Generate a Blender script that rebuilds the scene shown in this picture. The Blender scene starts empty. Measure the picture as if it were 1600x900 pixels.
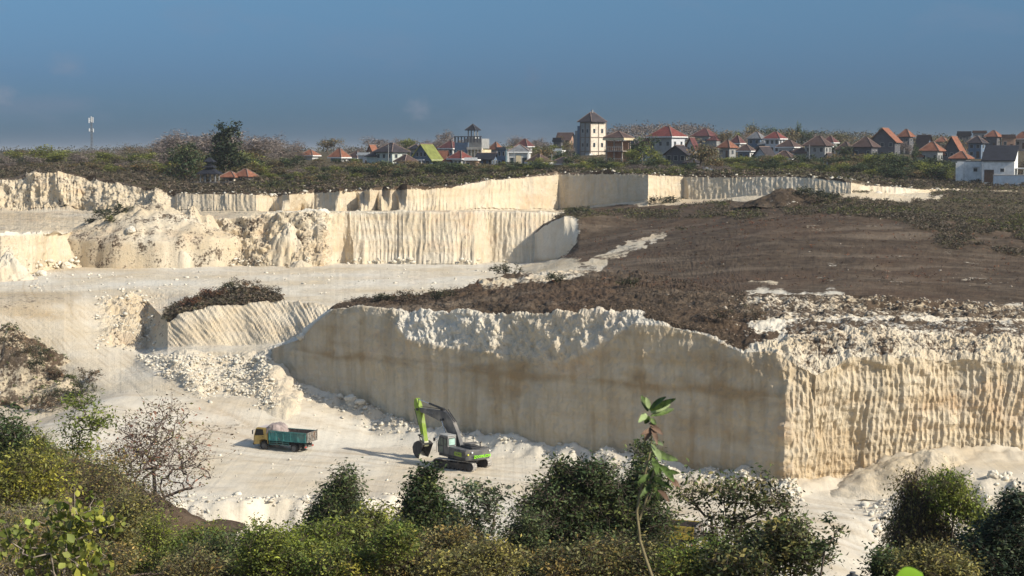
import bpy, bmesh, math, random
import numpy as np
from mathutils import Vector, Matrix
R = math.radians
scene = bpy.context.scene
COL = scene.collection
# ---------------------------------------------------------------- camera
FPX = 2600.0                       # focal length in photo pixels (1600 wide)
PITCH = math.atan(210 / FPX)       # horizon sits on row 240 of 900
cam_d = bpy.data.cameras.new('camera'); cam = bpy.data.objects.new('camera', cam_d); COL.objects.link(cam)
cam_d.sensor_width = 36; cam_d.lens = 36 * FPX / 1600
cam_d.clip_start = 0.2; cam_d.clip_end = 30000
cam.location = (0, 0, 0); cam.rotation_euler = (math.pi / 2 - PITCH, 0, 0)
cam_d.dof.use_dof = True; cam_d.dof.focus_distance = 140; cam_d.dof.aperture_fstop = 20
scene.camera = cam
# ---------------------------------------------------------------- world / sun
SUN_AZ = (0.875, -0.484); SUN_EL = R(33)
world = bpy.data.worlds.new('World'); scene.world = world; world.use_nodes = True
wn = world.node_tree.nodes; wl = world.node_tree.links
wn.clear()
w_out = wn.new('ShaderNodeOutputWorld'); w_bg = wn.new('ShaderNodeBackground'); sky = wn.new('ShaderNodeTexSky')
sky.sky_type = 'NISHITA'; sky.sun_disc = False; sky.sun_elevation = SUN_EL
sky.sun_rotation = math.atan2(SUN_AZ[0], SUN_AZ[1])
sky.altitude = 50; sky.air_density = 1.0; sky.dust_density = 1.2; sky.ozone_density = 1.5
w_bg.inputs['Strength'].default_value = 0.14
# a hazy, greyer and darker band low in the sky (distant cloud bank), by elevation of the view direction
tc = wn.new('ShaderNodeTexCoord'); sep = wn.new('ShaderNodeSeparateXYZ'); wl.new(tc.outputs['Generated'], sep.inputs[0])
ramp = wn.new('ShaderNodeValToRGB'); wl.new(sep.outputs['Z'], ramp.inputs[0])
cr = ramp.color_ramp
SKYRAMP = [(0.0, (0.10, 0.215, 0.43)), (0.013, (0.115, 0.235, 0.455)), (0.046, (0.143, 0.25, 0.47)), (0.09, (0.195, 0.315, 0.48)), (0.30, (1.0, 0.94, 0.82)), (1.0, (1.05, .98, .86))]  # upper stops tinted warm to warm the skylight on shaded walls
cr.elements[0].position = 0; cr.elements[0].color = (*SKYRAMP[0][1], 1)
cr.elements[1].position = 1; cr.elements[1].color = (1, 1, 1, 1)
for p, c in SKYRAMP[1:-1]:
    e = cr.elements.new(p); e.color = (*c, 1)
mul = wn.new('ShaderNodeMix'); mul.data_type = 'RGBA'; mul.blend_type = 'MULTIPLY'; mul.inputs[0].default_value = 1
wl.new(sky.outputs[0], mul.inputs[6]); wl.new(ramp.outputs[0], mul.inputs[7])
# faint wisps of cloud
mp = wn.new('ShaderNodeMapping'); mp.inputs['Scale'].default_value = (9, 9, 26); wl.new(tc.outputs['Generated'], mp.inputs[0])
nz = wn.new('ShaderNodeTexNoise'); nz.inputs['Scale'].default_value = 1.3; nz.inputs['Detail'].default_value = 6; nz.inputs['Roughness'].default_value = .55
wl.new(mp.outputs[0], nz.inputs[0])
cr2 = wn.new('ShaderNodeMapRange'); cr2.inputs[1].default_value = .55; cr2.inputs[2].default_value = .8; cr2.inputs[4].default_value = .30
wl.new(nz.outputs[0], cr2.inputs[0])
mx = wn.new('ShaderNodeMix'); mx.data_type = 'RGBA'; wl.new(cr2.outputs[0], mx.inputs[0]); wl.new(mul.outputs[2], mx.inputs[6]); mx.inputs[7].default_value = (1.15, 1.5, 2.15, 1)
last = mx.outputs[2]
def skyblob(px, py, rx, ry, col, amt, seed):
    """one small soft cloud of its own in the sky, at a fixed compass direction"""
    global last
    a = math.atan((px - 800) / FPX); el = (240 - py) / FPX
    d = Vector((math.sin(a), math.cos(a), el)).normalized()
    sub = wn.new('ShaderNodeVectorMath'); sub.operation = 'SUBTRACT'; wl.new(tc.outputs['Generated'], sub.inputs[0]); sub.inputs[1].default_value = d
    sc = wn.new('ShaderNodeVectorMath'); sc.operation = 'MULTIPLY'; wl.new(sub.outputs[0], sc.inputs[0]); sc.inputs[1].default_value = (FPX / rx, 3, FPX / ry)
    n = wn.new('ShaderNodeTexNoise'); n.inputs['Scale'].default_value = 1.6; n.inputs['Detail'].default_value = 5
    ad = wn.new('ShaderNodeVectorMath'); ad.operation = 'ADD'; wl.new(sc.outputs[0], ad.inputs[0]); ad.inputs[1].default_value = (seed, seed, 0); wl.new(ad.outputs[0], n.inputs[0])
    ln = wn.new('ShaderNodeVectorMath'); ln.operation = 'LENGTH'; wl.new(sc.outputs[0], ln.inputs[0])
    m1 = wn.new('ShaderNodeMath'); m1.operation = 'MULTIPLY_ADD'; wl.new(n.outputs[0], m1.inputs[0]); m1.inputs[1].default_value = 1.6; wl.new(ln.outputs['Value'], m1.inputs[2])
    mr = wn.new('ShaderNodeMapRange'); mr.interpolation_type = 'SMOOTHSTEP'; mr.inputs[1].default_value = 1.9; mr.inputs[2].default_value = .7; mr.inputs[3].default_value = 0; mr.inputs[4].default_value = amt
    wl.new(m1.outputs[0], mr.inputs[0])
    mm = wn.new('ShaderNodeMix'); mm.data_type = 'RGBA'; wl.new(mr.outputs[0], mm.inputs[0]); wl.new(last, mm.inputs[6]); mm.inputs[7].default_value = (*col, 1); last = mm.outputs[2]
skyblob(290, -4, 70, 14, (1.5, 1.6, 2.0), .55, 1.1)
skyblob(655, 170, 26, 20, (1.5, 1.65, 2.1), .4, 5.2)
skyblob(108, 108, 34, 22, (1.45, 1.65, 2.1), .35, 9.7)
skyblob(5, 155, 26, 16, (1.7, 1.8, 2.2), .45, 3.3)
skyblob(832, 122, 14, 20, (.8, 1.15, 1.7), .4, 7.1)
skyblob(70, 170, 110, 30, (1.2, 1.4, 1.95), .3, 2.2)
wl.new(last, w_bg.inputs[0]); wl.new(w_bg.outputs[0], w_out.inputs[0])
sun_d = bpy.data.lights.new('sun', 'SUN'); sun = bpy.data.objects.new('sun', sun_d); COL.objects.link(sun)
sun_d.energy = 4.2; sun_d.angle = R(0.55); sun_d.color = (1.0, 0.93, 0.81)
sdir = Vector((SUN_AZ[0] * math.cos(SUN_EL), SUN_AZ[1] * math.cos(SUN_EL), math.sin(SUN_EL)))
sun.rotation_euler = sdir.to_track_quat('Z', 'Y').to_euler()
sun.location = sdir * 200
vs = scene.view_settings; vs.view_transform = 'Standard'; vs.look = 'None'; vs.gamma = 1; vs.use_curve_mapping = False
vs.exposure = 0.31
cy = scene.cycles; cy.max_bounces = 5; cy.diffuse_bounces = 3; cy.glossy_bounces = 2; cy.transmission_bounces = 3; cy.transparent_max_bounces = 6
cy.use_denoising = True
cy.volume_bounces = 0
# ---------------------------------------------------------------- helpers
CP, SP = math.cos(PITCH), math.sin(PITCH)
def P(px, py, Y):
    """world point on the sight line of photo pixel (px, py) at distance Y (arrays allowed)"""
    x = (np.asarray(px, float) - 800) / FPX; y = (450 - np.asarray(py, float)) / FPX
    dy = CP + y * SP; dz = -SP + y * CP
    t = np.asarray(Y, float) / dy
    return np.stack(np.broadcast_arrays(x * t, dy * t, dz * t), -1)
def Zat(py, Y): return float(P(800, py, Y)[2])
def pix(X):
    """photo pixel of world points, for working out which stretch of ground a mask covers"""
    X = np.asarray(X, float); d = X[..., 1] * CP - X[..., 2] * SP; u = X[..., 1] * SP + X[..., 2] * CP
    return 800 + FPX * X[..., 0] / d, 450 - FPX * u / d
def _h(ix, iy, iz, seed):
    h = (ix.astype(np.int64) * 374761393 + iy.astype(np.int64) * 668265263 + iz.astype(np.int64) * 2147483647 + seed * 974634777) & 0xffffffff
    h = ((h ^ (h >> 13)) * 1274126177) & 0xffffffff
    h = ((h ^ (h >> 16)) * 2246822519) & 0xffffffff
    return ((h ^ (h >> 15)) & 0xffffff) / float(0xffffff)
def vn(x, y, z=0.0, seed=0):
    x, y, z = np.broadcast_arrays(np.asarray(x, float), np.asarray(y, float), np.asarray(z, float))
    ix, iy, iz = np.floor(x), np.floor(y), np.floor(z); fx, fy, fz = x - ix, y - iy, z - iz
    sx, sy, sz = [f * f * f * (f * (f * 6 - 15) + 10) for f in (fx, fy, fz)]
    r = 0
    for dz in (0, 1):
        wz = sz if dz else 1 - sz
        for dy in (0, 1):
            wy = sy if dy else 1 - sy
            for dx in (0, 1):
                wx = sx if dx else 1 - sx
                r = r + wx * wy * wz * _h(ix + dx, iy + dy, iz + dz, seed)
    return r * 2 - 1
def fbm(x, y, z=0.0, o=4, seed=0, g=.5):
    a, s, t = 1, 0, 0
    for i in range(o):
        s = s + a * vn(np.asarray(x) * 2**i, np.asarray(y) * 2**i, np.asarray(z) * 2**i, seed + i * 17); t += a; a *= g
    return s / t * 1.5
def sst(a, b, x): t = np.clip((np.asarray(x, float) - a) / (b - a), 0, 1); return t * t * (3 - 2 * t)
def cur(pts, cols):
    a = np.array(pts, float)
    return np.stack([np.interp(cols, a[:, 0], a[:, k]) for k in range(1, a.shape[1])], -1)
def meshobj(name, V, F, mats=(), parent=None, smooth=False, uv=None, attr=None, midx=None):
    """V (n,3); F an (m,k) array or a list of such arrays / lists"""
    me = bpy.data.meshes.new(name)
    V = np.asarray(V, np.float32).reshape(-1, 3)
    if isinstance(F, np.ndarray) and F.ndim == 2:
        m, k = F.shape
        me.vertices.add(len(V)); me.vertices.foreach_set('co', V.ravel())
        me.loops.add(m * k); me.loops.foreach_set('vertex_index', F.astype(np.int32).ravel())
        me.polygons.add(m); me.polygons.foreach_set('loop_start', np.arange(0, m * k, k, dtype=np.int32))
        me.update(calc_edges=True)
    else:
        me.from_pydata(V.tolist(), [], [list(map(int, f)) for f in F])
    for m_ in (mats if isinstance(mats, (list, tuple)) else [mats]): me.materials.append(m_)
    if smooth: me.polygons.foreach_set('use_smooth', np.ones(len(me.polygons), bool))
    if midx is not None: me.polygons.foreach_set('material_index', np.asarray(midx, np.int32))
    li = None
    if uv is not None:
        li = np.zeros(len(me.loops), np.int32); me.loops.foreach_get('vertex_index', li)
        ul = me.uv_layers.new(name='UVMap'); ul.data.foreach_set('uv', np.asarray(uv, np.float32)[li].ravel())
    if attr is not None:
        for an, av in attr.items():
            av = np.asarray(av, np.float32)
            if av.shape[1] == 3: av = np.concatenate([av, np.ones((len(av), 1), np.float32)], 1)
            ca = me.color_attributes.new(an, 'FLOAT_COLOR', 'POINT'); ca.data.foreach_set('color', av.ravel())
    me.validate(clean_customdata=False)
    ob = bpy.data.objects.new(name, me); COL.objects.link(ob)
    if parent is not None: ob.parent = parent
    return ob
def tag(o, label=None, cat=None, group=None, kind=None):
    if label: o['label'] = label
    if cat: o['category'] = cat
    if group: o['group'] = group
    if kind: o['kind'] = kind
    return o
def empty(name, loc, label, cat, rz=0.0, group=None):
    o = bpy.data.objects.new(name, None); COL.objects.link(o); o.location = loc; o.rotation_euler = (0, 0, rz)
    o.empty_display_size = .2
    return tag(o, label, cat, group)
def copy_tree(o, parent=None):
    c = o.copy(); COL.objects.link(c)
    if parent is not None: c.parent = parent; c.matrix_parent_inverse = o.matrix_parent_inverse.copy()
    for ch in [k for k in bpy.data.objects if k.parent == o]: copy_tree(ch, c)
    return c
# ---------------------------------------------------------------- materials
def newmat(name):
    m = bpy.data.materials.new(name); m.use_nodes = True; nt = m.node_tree; b = nt.nodes['Principled BSDF']
    b.inputs['Specular IOR Level'].default_value = .25
    return m, nt, b
def nd(nt, typ, **kw):
    n = nt.nodes.new(typ)
    for k, v in kw.items():
        if isinstance(k, str) and k.startswith('i_'): n.inputs[k[2:]].default_value = v
        else: setattr(n, k, v)
    return n
def mixc(nt, fac, a, b, blend='MIX'):
    m = nt.nodes.new('ShaderNodeMix'); m.data_type = 'RGBA'; m.blend_type = blend
    for sock, v in ((m.inputs[0], fac), (m.inputs[6], a), (m.inputs[7], b)):
        if hasattr(v, 'is_linked') or hasattr(v, 'links'): nt.links.new(v, sock)
        else: sock.default_value = v if not isinstance(v, tuple) or len(v) == 4 else (*v, 1)
    return m.outputs[2]
def mrange(nt, v, a, b, c=0., d=1., smooth=True):
    n = nt.nodes.new('ShaderNodeMapRange'); n.interpolation_type = 'SMOOTHSTEP' if smooth else 'LINEAR'
    nt.links.new(v, n.inputs[0]); n.inputs[1].default_value = a; n.inputs[2].default_value = b; n.inputs[3].default_value = c; n.inputs[4].default_value = d
    return n.outputs[0]
def mth(nt, op, a, b=0.0, c=0.0):
    n = nt.nodes.new('ShaderNodeMath'); n.operation = op
    for i, v in enumerate((a, b, c)):
        if hasattr(v, 'links'): nt.links.new(v, n.inputs[i])
        else: n.inputs[i].default_value = v
    return n.outputs[0]
def noise(nt, vec, scale, detail=4, rough=.55, out=0):
    n = nt.nodes.new('ShaderNodeTexNoise'); n.inputs['Scale'].default_value = scale; n.inputs['Detail'].default_value = detail; n.inputs['Roughness'].default_value = rough
    if vec is not None: nt.links.new(vec, n.inputs['Vector'])
    return n.outputs[out]
def mapping(nt, vec, scale=(1, 1, 1), loc=(0, 0, 0)):
    n = nt.nodes.new('ShaderNodeMapping'); n.inputs['Scale'].default_value = scale; n.inputs['Location'].default_value = loc
    nt.links.new(vec, n.inputs[0]); return n.outputs[0]
_pm = {}
def paint(name, col, rough=.6, var=.12, scale=3.0, metal=0.0, bump=0.0, dirt=None, dirt_amt=.35):
    """painted / plastered / metal surface with uneven tone, some grime and optional bump"""
    if name in _pm: return _pm[name]
    m, nt, b = newmat(name)
    t = nt.nodes.new('ShaderNodeTexCoord').outputs['Object']
    n1 = noise(nt, t, scale, 5); n2 = noise(nt, t, scale * .33, 3)
    lo = tuple(c * (1 - var * 1.6) for c in col); hi = tuple(min(1, c * (1 + var)) for c in col)
    c = mixc(nt, mrange(nt, n1, .3, .7), lo, hi)
    if dirt: c = mixc(nt, mrange(nt, n2, .45, .75, 0, dirt_amt), c, dirt)
    nt.links.new(c, b.inputs['Base Color']); b.inputs['Roughness'].default_value = rough; b.inputs['Metallic'].default_value = metal
    if bump:
        bp = nt.nodes.new('ShaderNodeBump'); bp.inputs['Strength'].default_value = bump; bp.inputs['Distance'].default_value = .05
        nt.links.new(n1, bp.inputs['Height']); nt.links.new(bp.outputs[0], b.inputs['Normal'])
    _pm[name] = m; return m
def leafmat(name, col, trans=.25, rough=.55):
    if name in _pm: return _pm[name]
    m, nt, b = newmat(name)
    at = nt.nodes.new('ShaderNodeAttribute'); at.attribute_name = 'tint'
    c = mixc(nt, 1.0, col, at.outputs['Color'], 'MULTIPLY')
    nt.links.new(c, b.inputs['Base Color']); b.inputs['Roughness'].default_value = rough
    if trans:
        tr = nt.nodes.new('ShaderNodeBsdfTranslucent'); nt.links.new(c, tr.inputs[0])
        ms = nt.nodes.new('ShaderNodeMixShader'); ms.inputs[0].default_value = trans
        nt.links.new(b.outputs[0], ms.inputs[1]); nt.links.new(tr.outputs[0], ms.inputs[2])
        nt.links.new(ms.outputs[0], nt.nodes['Material Output'].inputs[0])
    _pm[name] = m; return m
def terrain_mat(name, fine=1.0):
    m, nt, b = newmat(name); L = nt.links
    pos = nt.nodes.new('ShaderNodeNewGeometry').outputs['Position']
    uv = nt.nodes.new('ShaderNodeUVMap').outputs[0]
    at = nt.nodes.new('ShaderNodeAttribute'); at.attribute_name = 'mask'
    sp = nt.nodes.new('ShaderNodeSeparateColor'); L.new(at.outputs['Color'], sp.inputs[0])
    n_big = noise(nt, pos, .06, 4); n_mid = noise(nt, pos, .45, 5, .6); n_fin = noise(nt, pos, 2.6, 6, .65); n_vf = noise(nt, pos, 9.0, 4, .7)
    streak = noise(nt, mapping(nt, uv, (.9, .07, 1)), 1.0, 5, .6)
    band = noise(nt, mapping(nt, pos, (.02, .02, .42)), 1.0, 4, .6)
    white = (.68, .63, .525); cream = (.58, .475, .32); ochre = (.45, .29, .12); grey = (.38, .32, .23); rust = (.50, .30, .165)
    rock = mixc(nt, mrange(nt, mth(nt, 'ADD', n_big, mth(nt, 'MULTIPLY', sp.outputs[2], .45)), .45, .85), white, cream)
    rock = mixc(nt, mth(nt, 'MULTIPLY', mrange(nt, mth(nt, 'ADD', band, mth(nt, 'MULTIPLY', mth(nt, 'SUBTRACT', n_mid, .5), .5)), .46, .68), mth(nt, 'MULTIPLY', sp.outputs[2], .62)), rock, ochre)
    rock = mixc(nt, mth(nt, 'MULTIPLY', mrange(nt, noise(nt, mapping(nt, pos, (.10, .10, .16), (7, 3, 5)), 1.0, 6, .65), .54, .68), mth(nt, 'MULTIPLY', sp.outputs[2], .55)), rock, rust)
    rock = mixc(nt, mth(nt, 'MULTIPLY', mrange(nt, streak, .42, .7), mth(nt, 'MULTIPLY', sp.outputs[2], .8)), rock, grey)
    rock = mixc(nt, mrange(nt, n_fin, .4, .75, 0, .45), rock, (.44, .385, .30))
    rock = mixc(nt, mrange(nt, n_mid, .35, .7, 0, .30), rock, (.72, .68, .58))
    rock = mixc(nt, mth(nt, 'MULTIPLY', mth(nt, 'SUBTRACT', 1.0, at.outputs['Alpha']), .8), rock, (.33, .225, .115))
    soil_a = (.060, .043, .029); soil_b = (.100, .073, .049)
    soil = mixc(nt, mrange(nt, n_mid, .35, .65), soil_a, soil_b)
    soil = mixc(nt, mrange(nt, n_vf, .72, .80, 0, .2), soil, (.34, .29, .23))
    soil = mixc(nt, mrange(nt, n_fin, .55, .7, 0, .3), soil, (.045, .033, .024)); soil = mixc(nt, mrange(nt, n_big, .45, .65, 0, .45), soil, (.105, .066, .042))
    soil = mixc(nt, mrange(nt, noise(nt, mapping(nt, pos, (.05, .16, .2), (3, 9, 1)), 1.0, 6, .65), .48, .70, 0, .42), soil, (.185, .145, .105))
    grass = mixc(nt, mrange(nt, n_fin, .3, .7), (.058, .046, .027), (.125, .10, .06))
    soil = mixc(nt, mrange(nt, noise(nt, mapping(nt, pos, (.05, .16, .2), (3, 9, 1)), 1.0, 6, .65), .48, .70, 0, .42), soil, (.185, .145, .105))
    grass = mixc(nt, mrange(nt, n_mid, .5, .75, 0, .7), grass, (.075, .082, .030))
    ns = mth(nt, 'ADD', mth(nt, 'MULTIPLY', mth(nt, 'SUBTRACT', n_mid, .5), 1.1), mth(nt, 'MULTIPLY', mth(nt, 'SUBTRACT', n_fin, .5), 1.1))
    fs = mrange(nt, mth(nt, 'ADD', sp.outputs[0], ns), .38, .62)
    fg = mrange(nt, mth(nt, 'ADD', sp.outputs[1], ns), .40, .60)
    c = mixc(nt, fs, rock, soil); c = mixc(nt, fg, c, grass)
    L.new(c, b.inputs['Base Color']); b.inputs['Roughness'].default_value = .95; b.inputs['Specular IOR Level'].default_value = .1
    hgt = mth(nt, 'ADD', mth(nt, 'MULTIPLY', n_fin, .5 * fine), mth(nt, 'ADD', mth(nt, 'MULTIPLY', n_vf, .22 * fine), mth(nt, 'MULTIPLY', streak, .35)))
    bp = nt.nodes.new('ShaderNodeBump'); bp.inputs['Strength'].default_value = .8; bp.inputs['Distance'].default_value = .35
    L.new(hgt, bp.inputs['Height']); L.new(bp.outputs[0], b.inputs['Normal'])
    return m
M_TER = terrain_mat('quarry_ground')
M_FLOOR = terrain_mat('quarry_floor_dust', .35)
# ================================================================ terrain
def ribs(s, h, pitch, seed):
    u = s / pitch + 1.1 * fbm(s / 6, h / 9, 0, 3, seed) + .12 * fbm(s / .9, h / 2.2, 0, 2, seed + 5)
    return 1 - np.abs(np.sin(np.pi * u)) ** .8
def d_wall(s, h, X, pitch=.62, amp=.17, big=1.0, seed=1, ftop=None):
    a = amp * (.55 + .6 * sst(-.3, .5, fbm(s / 9, h / 6, 0, 3, seed + 3)))
    d = a * ribs(s, h, pitch, seed)
    d = d + big * (.75 * fbm(s / 11, h / 45, 0, 3, seed + 9) + .28 * fbm(s / 2.2, h / 9, 0, 3, seed + 11))
    d = d + .07 * fbm(s / .45, h / .6, 0, 2, seed + 13)
    return d
def d_rubble(X, amp=.45, seed=2):
    n = fbm(X[..., 0] / 1.5, X[..., 1] / 1.5, X[..., 2] / 1.5, 4, seed, .6)
    r = 1 - 2 * np.abs(fbm(X[..., 0] / 2.6, X[..., 1] / 2.6, X[..., 2] / 2.6, 3, seed + 4, .6))
    return amp * (n + .6 * r)
def d_rough(X, amp=.2, sc=2.0, seed=3): return amp * fbm(X[..., 0] / sc, X[..., 1] / sc, X[..., 2] / sc, 5, seed, .55)
def grid_faces(Rn, Cn):
    i = np.arange(Rn - 1)[:, None] * Cn + np.arange(Cn - 1)[None, :]
    return np.stack([i, i + 1, i + 1 + Cn, i + Cn], -1).reshape(-1, 4)
def loft(cols, curves, segs):
    """curves: control lists (px, py, Y) near -> far; segs: rows between neighbours.  Returns points, row parameter, s"""
    C = [P(cols, *cur(c, cols).T) if not callable(c) else c(cols) for c in curves]
    rows, par = [], []
    for k in range(len(C) - 1):
        n = segs[k]
        for j in range(n):
            t = j / n; rows.append(C[k] * (1 - t) + C[k + 1] * t); par.append(k + t)
    rows.append(C[-1]); par.append(len(C) - 1)
    X = np.array(rows); par = np.array(par)
    ref = C[1][:, :2]; s = np.concatenate([[0], np.cumsum(np.hypot(*np.diff(ref, axis=0).T))])
    return X, par, s
def displace(X, d):
    gc = np.gradient(X, axis=1); gr = np.gradient(X, axis=0); n = np.cross(gc, gr)
    n /= np.linalg.norm(n, axis=-1, keepdims=True) + 1e-9
    return X + n * d[..., None]
def smooth_rows(X, it=1):
    for _ in range(it):
        Y = X.copy(); Y[1:-1] = (X[:-2] + 2 * X[1:-1] + X[2:]) / 4; X = Y
    return X
GRIDS = {}
def put(name, X, s, mask, mat, label=None):
    Rn, Cn = X.shape[:2]
    uv = np.stack([np.broadcast_to(s, (Rn, Cn)), X[..., 2]], -1).reshape(-1, 2)
    o = meshobj(name, X, grid_faces(Rn, Cn), mat, uv=uv, attr={'mask': mask.reshape(-1, mask.shape[-1])}, smooth=True)
    o['kind'] = 'structure'; GRIDS[name] = (X, mask); o.data.polygons.foreach_set('use_smooth', np.full(len(o.data.polygons), name == 'pit_floor')); return o
# ---- foot line of the big working face (world xy)
BASE_C = [(396, 600, 190), (412, 608, 184.5), (430, 628, 178.5), (480, 640, 176), (560, 665, 171), (640, 690, 165), (860, 715, 154.3), (1060, 745, 145.4), (1160, 754, 141.2), (1222, 760, 138.2), (1232, 762, 138.0), (1280, 766, 139.5), (1330, 768, 140.5), (1420, 765, 140.5), (1500, 765, 141.5), (1600, 765, 141), (1850, 765, 142)]
_bw = P(*np.array(BASE_C).T)[:, :2]
def dpoly(x, y, poly):
    d = np.full(np.shape(x), 1e9)
    for (ax, ay), (bx, by) in zip(poly[:-1], poly[1:]):
        vx, vy = bx - ax, by - ay; t = np.clip(((x - ax) * vx + (y - ay) * vy) / (vx * vx + vy * vy), 0, 1)
        d = np.minimum(d, np.hypot(x - ax - t * vx, y - ay - t * vy))
    return d
def floorZ(x, y, fine=True):
    x = np.asarray(x, float); y = np.asarray(y, float)
    z = np.interp(y, [0, 3, 12, 30, 60, 85, 100, 112, 400], [-2.4, -3.0, -5.5, -11.5, -21, -26.8, -28.6, -28.4, -28.0])
    # lower working floor close in on the left, with a broken edge
    e = 133.5 + 2.2 * fbm(x / 9, y * 0 + 3.1, 0, 3, 40) + 1.0 * fbm(x / 2.2, y / 3, 0, 3, 41)
    lx = 1 - sst(-13, -6, x + 1.5 * fbm(y / 6, x / 6, 0, 2, 44))
    z = z - 2.6 * (1 - sst(e - 2.2, e, y)) * sst(96, 106, y) * lx
    heap = lx * np.exp(-((y - 122) / 6.5) ** 2) * (1.6 + 1.2 * fbm(x / 4, y / 4, 0, 4, 45))
    z = z + np.maximum(heap, 0)
    # wooded spur on the left
    z = z + 6.5 * np.exp(-(np.maximum(0, np.abs(x + 48) - 10) / 6.5) ** 2 - ((y - 108) / 19) ** 2)
    # right-hand bench and the rubble bank under it
    bx = sst(27, 38, x + 1.5 * fbm(y / 5, x / 5, 0, 3, 46)); lip = 131.5 + 1.8 * fbm(x / 6, 1.7, 0, 3, 47) - .10 * (x - 35)
    z = z + 2.6 * bx * sst(lip - 5.0, lip, y)
    z = z - 1.6 * sst(20, 30, x) * (1 - sst(lip - 9, lip - 3, y)) * sst(95, 110, y)
    z = z + 3.0 * sst(157, 172, y) * (1 - sst(-25, -9, x)) * sst(-52, -40, x)
    # loose ridge along the foot of the face
    d = dpoly(x, y, _bw)
    z = z + (1.15 + .7 * fbm(x / 3, y / 3, 0, 3, 48)) * np.exp(-(d / 2.0) ** 2) * sst(-30, -18, x) * (1 - .6 * bx)
    if fine:
        rub = np.maximum(lx * sst(108, 114, y) * (1 - sst(e - .5, e + 2.5, y)), bx * (1 - sst(lip, lip + 2, y)) * sst(112, 118, y))
        rub = np.maximum(rub, np.exp(-(d / 2.6) ** 2))
        z = z + rub * .42 * fbm(x / 1.1, y / 1.1, 0, 4, 49, .65)
        z = z + .07 * fbm(x / 1.7, y / 1.7, 0, 4, 50) + .035 * np.sin((x * .35 + y) * 2.1 + 2.5 * fbm(x / 9, y / 9, 0, 2, 51)) * sst(-.2, .5, fbm(x / 14, y / 10, 0, 2, 52))
    return z
ys = np.concatenate([np.linspace(.5, 94, 90), np.arange(94.4, 192, .36)]); xs = np.concatenate([np.arange(-95, -62, 1.2), np.arange(-62, 62, .36), np.arange(62, 100, 1.2)])
XX, YY = np.meshgrid(xs, ys); ZZ = floorZ(XX, YY); G = np.stack([XX, YY, ZZ], -1)
fm = np.zeros(G.shape); fm[..., 0] = sst(103, 92, YY) * .9
fm[..., 0] = np.maximum(fm[..., 0], np.exp(-(np.maximum(0, np.abs(XX + 49) - 12) / 4.5) ** 2 - ((YY - 108) / 15) ** 4) * 1.05)
fm[..., 0] = np.maximum(fm[..., 0], .28 * (1 - sst(-12, -6, XX)) * (1 - sst(128, 134, YY)))
rutf = np.exp(-(np.abs((((XX * .33 + YY + 2.2 * fbm(XX / 16, YY / 16, 0, 2, 53)) / 2.1) % 1) - .5) / .07) ** 2) * sst(-.05, .35, fbm(XX / 12, YY / 7, 0, 3, 54)) * sst(130, 136, YY)
fm[..., 0] = np.maximum(fm[..., 0], np.maximum(.15 * rutf, .26 * sst(.1, .6, fbm(XX / 9, YY / 4, 0, 4, 55))))
fm[..., 2] = .15
def lane(pts, w=.95):
    dd = dpoly(XX, YY, pts); return np.maximum(np.exp(-((dd - w) / .24) ** 2), .0)
trk = np.zeros(XX.shape)
for off, sd in ((0, 1), (2.1, 2), (-2.4, 3), (4.4, 4), (-5.2, 5)):
    pts = [(-70, 176 + off * .6), (-48, 171 + off), (-33, 163 + off), (-22, 157 + off * .8), (-8, 150 + off), (6, 143 + off * .7), (20, 134 + off), (34, 124 + off)]
    jx = 1.3 * fbm(XX / 22, YY / 22 + sd * 9, 0, 2, 300 + sd); dd = dpoly(XX + jx, YY + jx, pts)
    trk = np.maximum(trk, np.exp(-((dd - .95) / .26) ** 2) * sst(-.5, .2, fbm(XX / 9, YY / 9 + sd * 5, 0, 2, 310 + sd)))
trk = np.maximum(trk, .7 * rutf) * sst(112, 120, YY)
stf = np.clip(.42 * trk + .30 * sst(.0, .6, fbm(XX / 10, YY / 4.5, 0, 4, 56)), 0, 1) * sst(100, 108, YY)
G[..., 2] -= .05 * trk
put('pit_floor', G, xs, np.concatenate([fm, 1 - stf[..., None]], -1), M_FLOOR)
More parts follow.
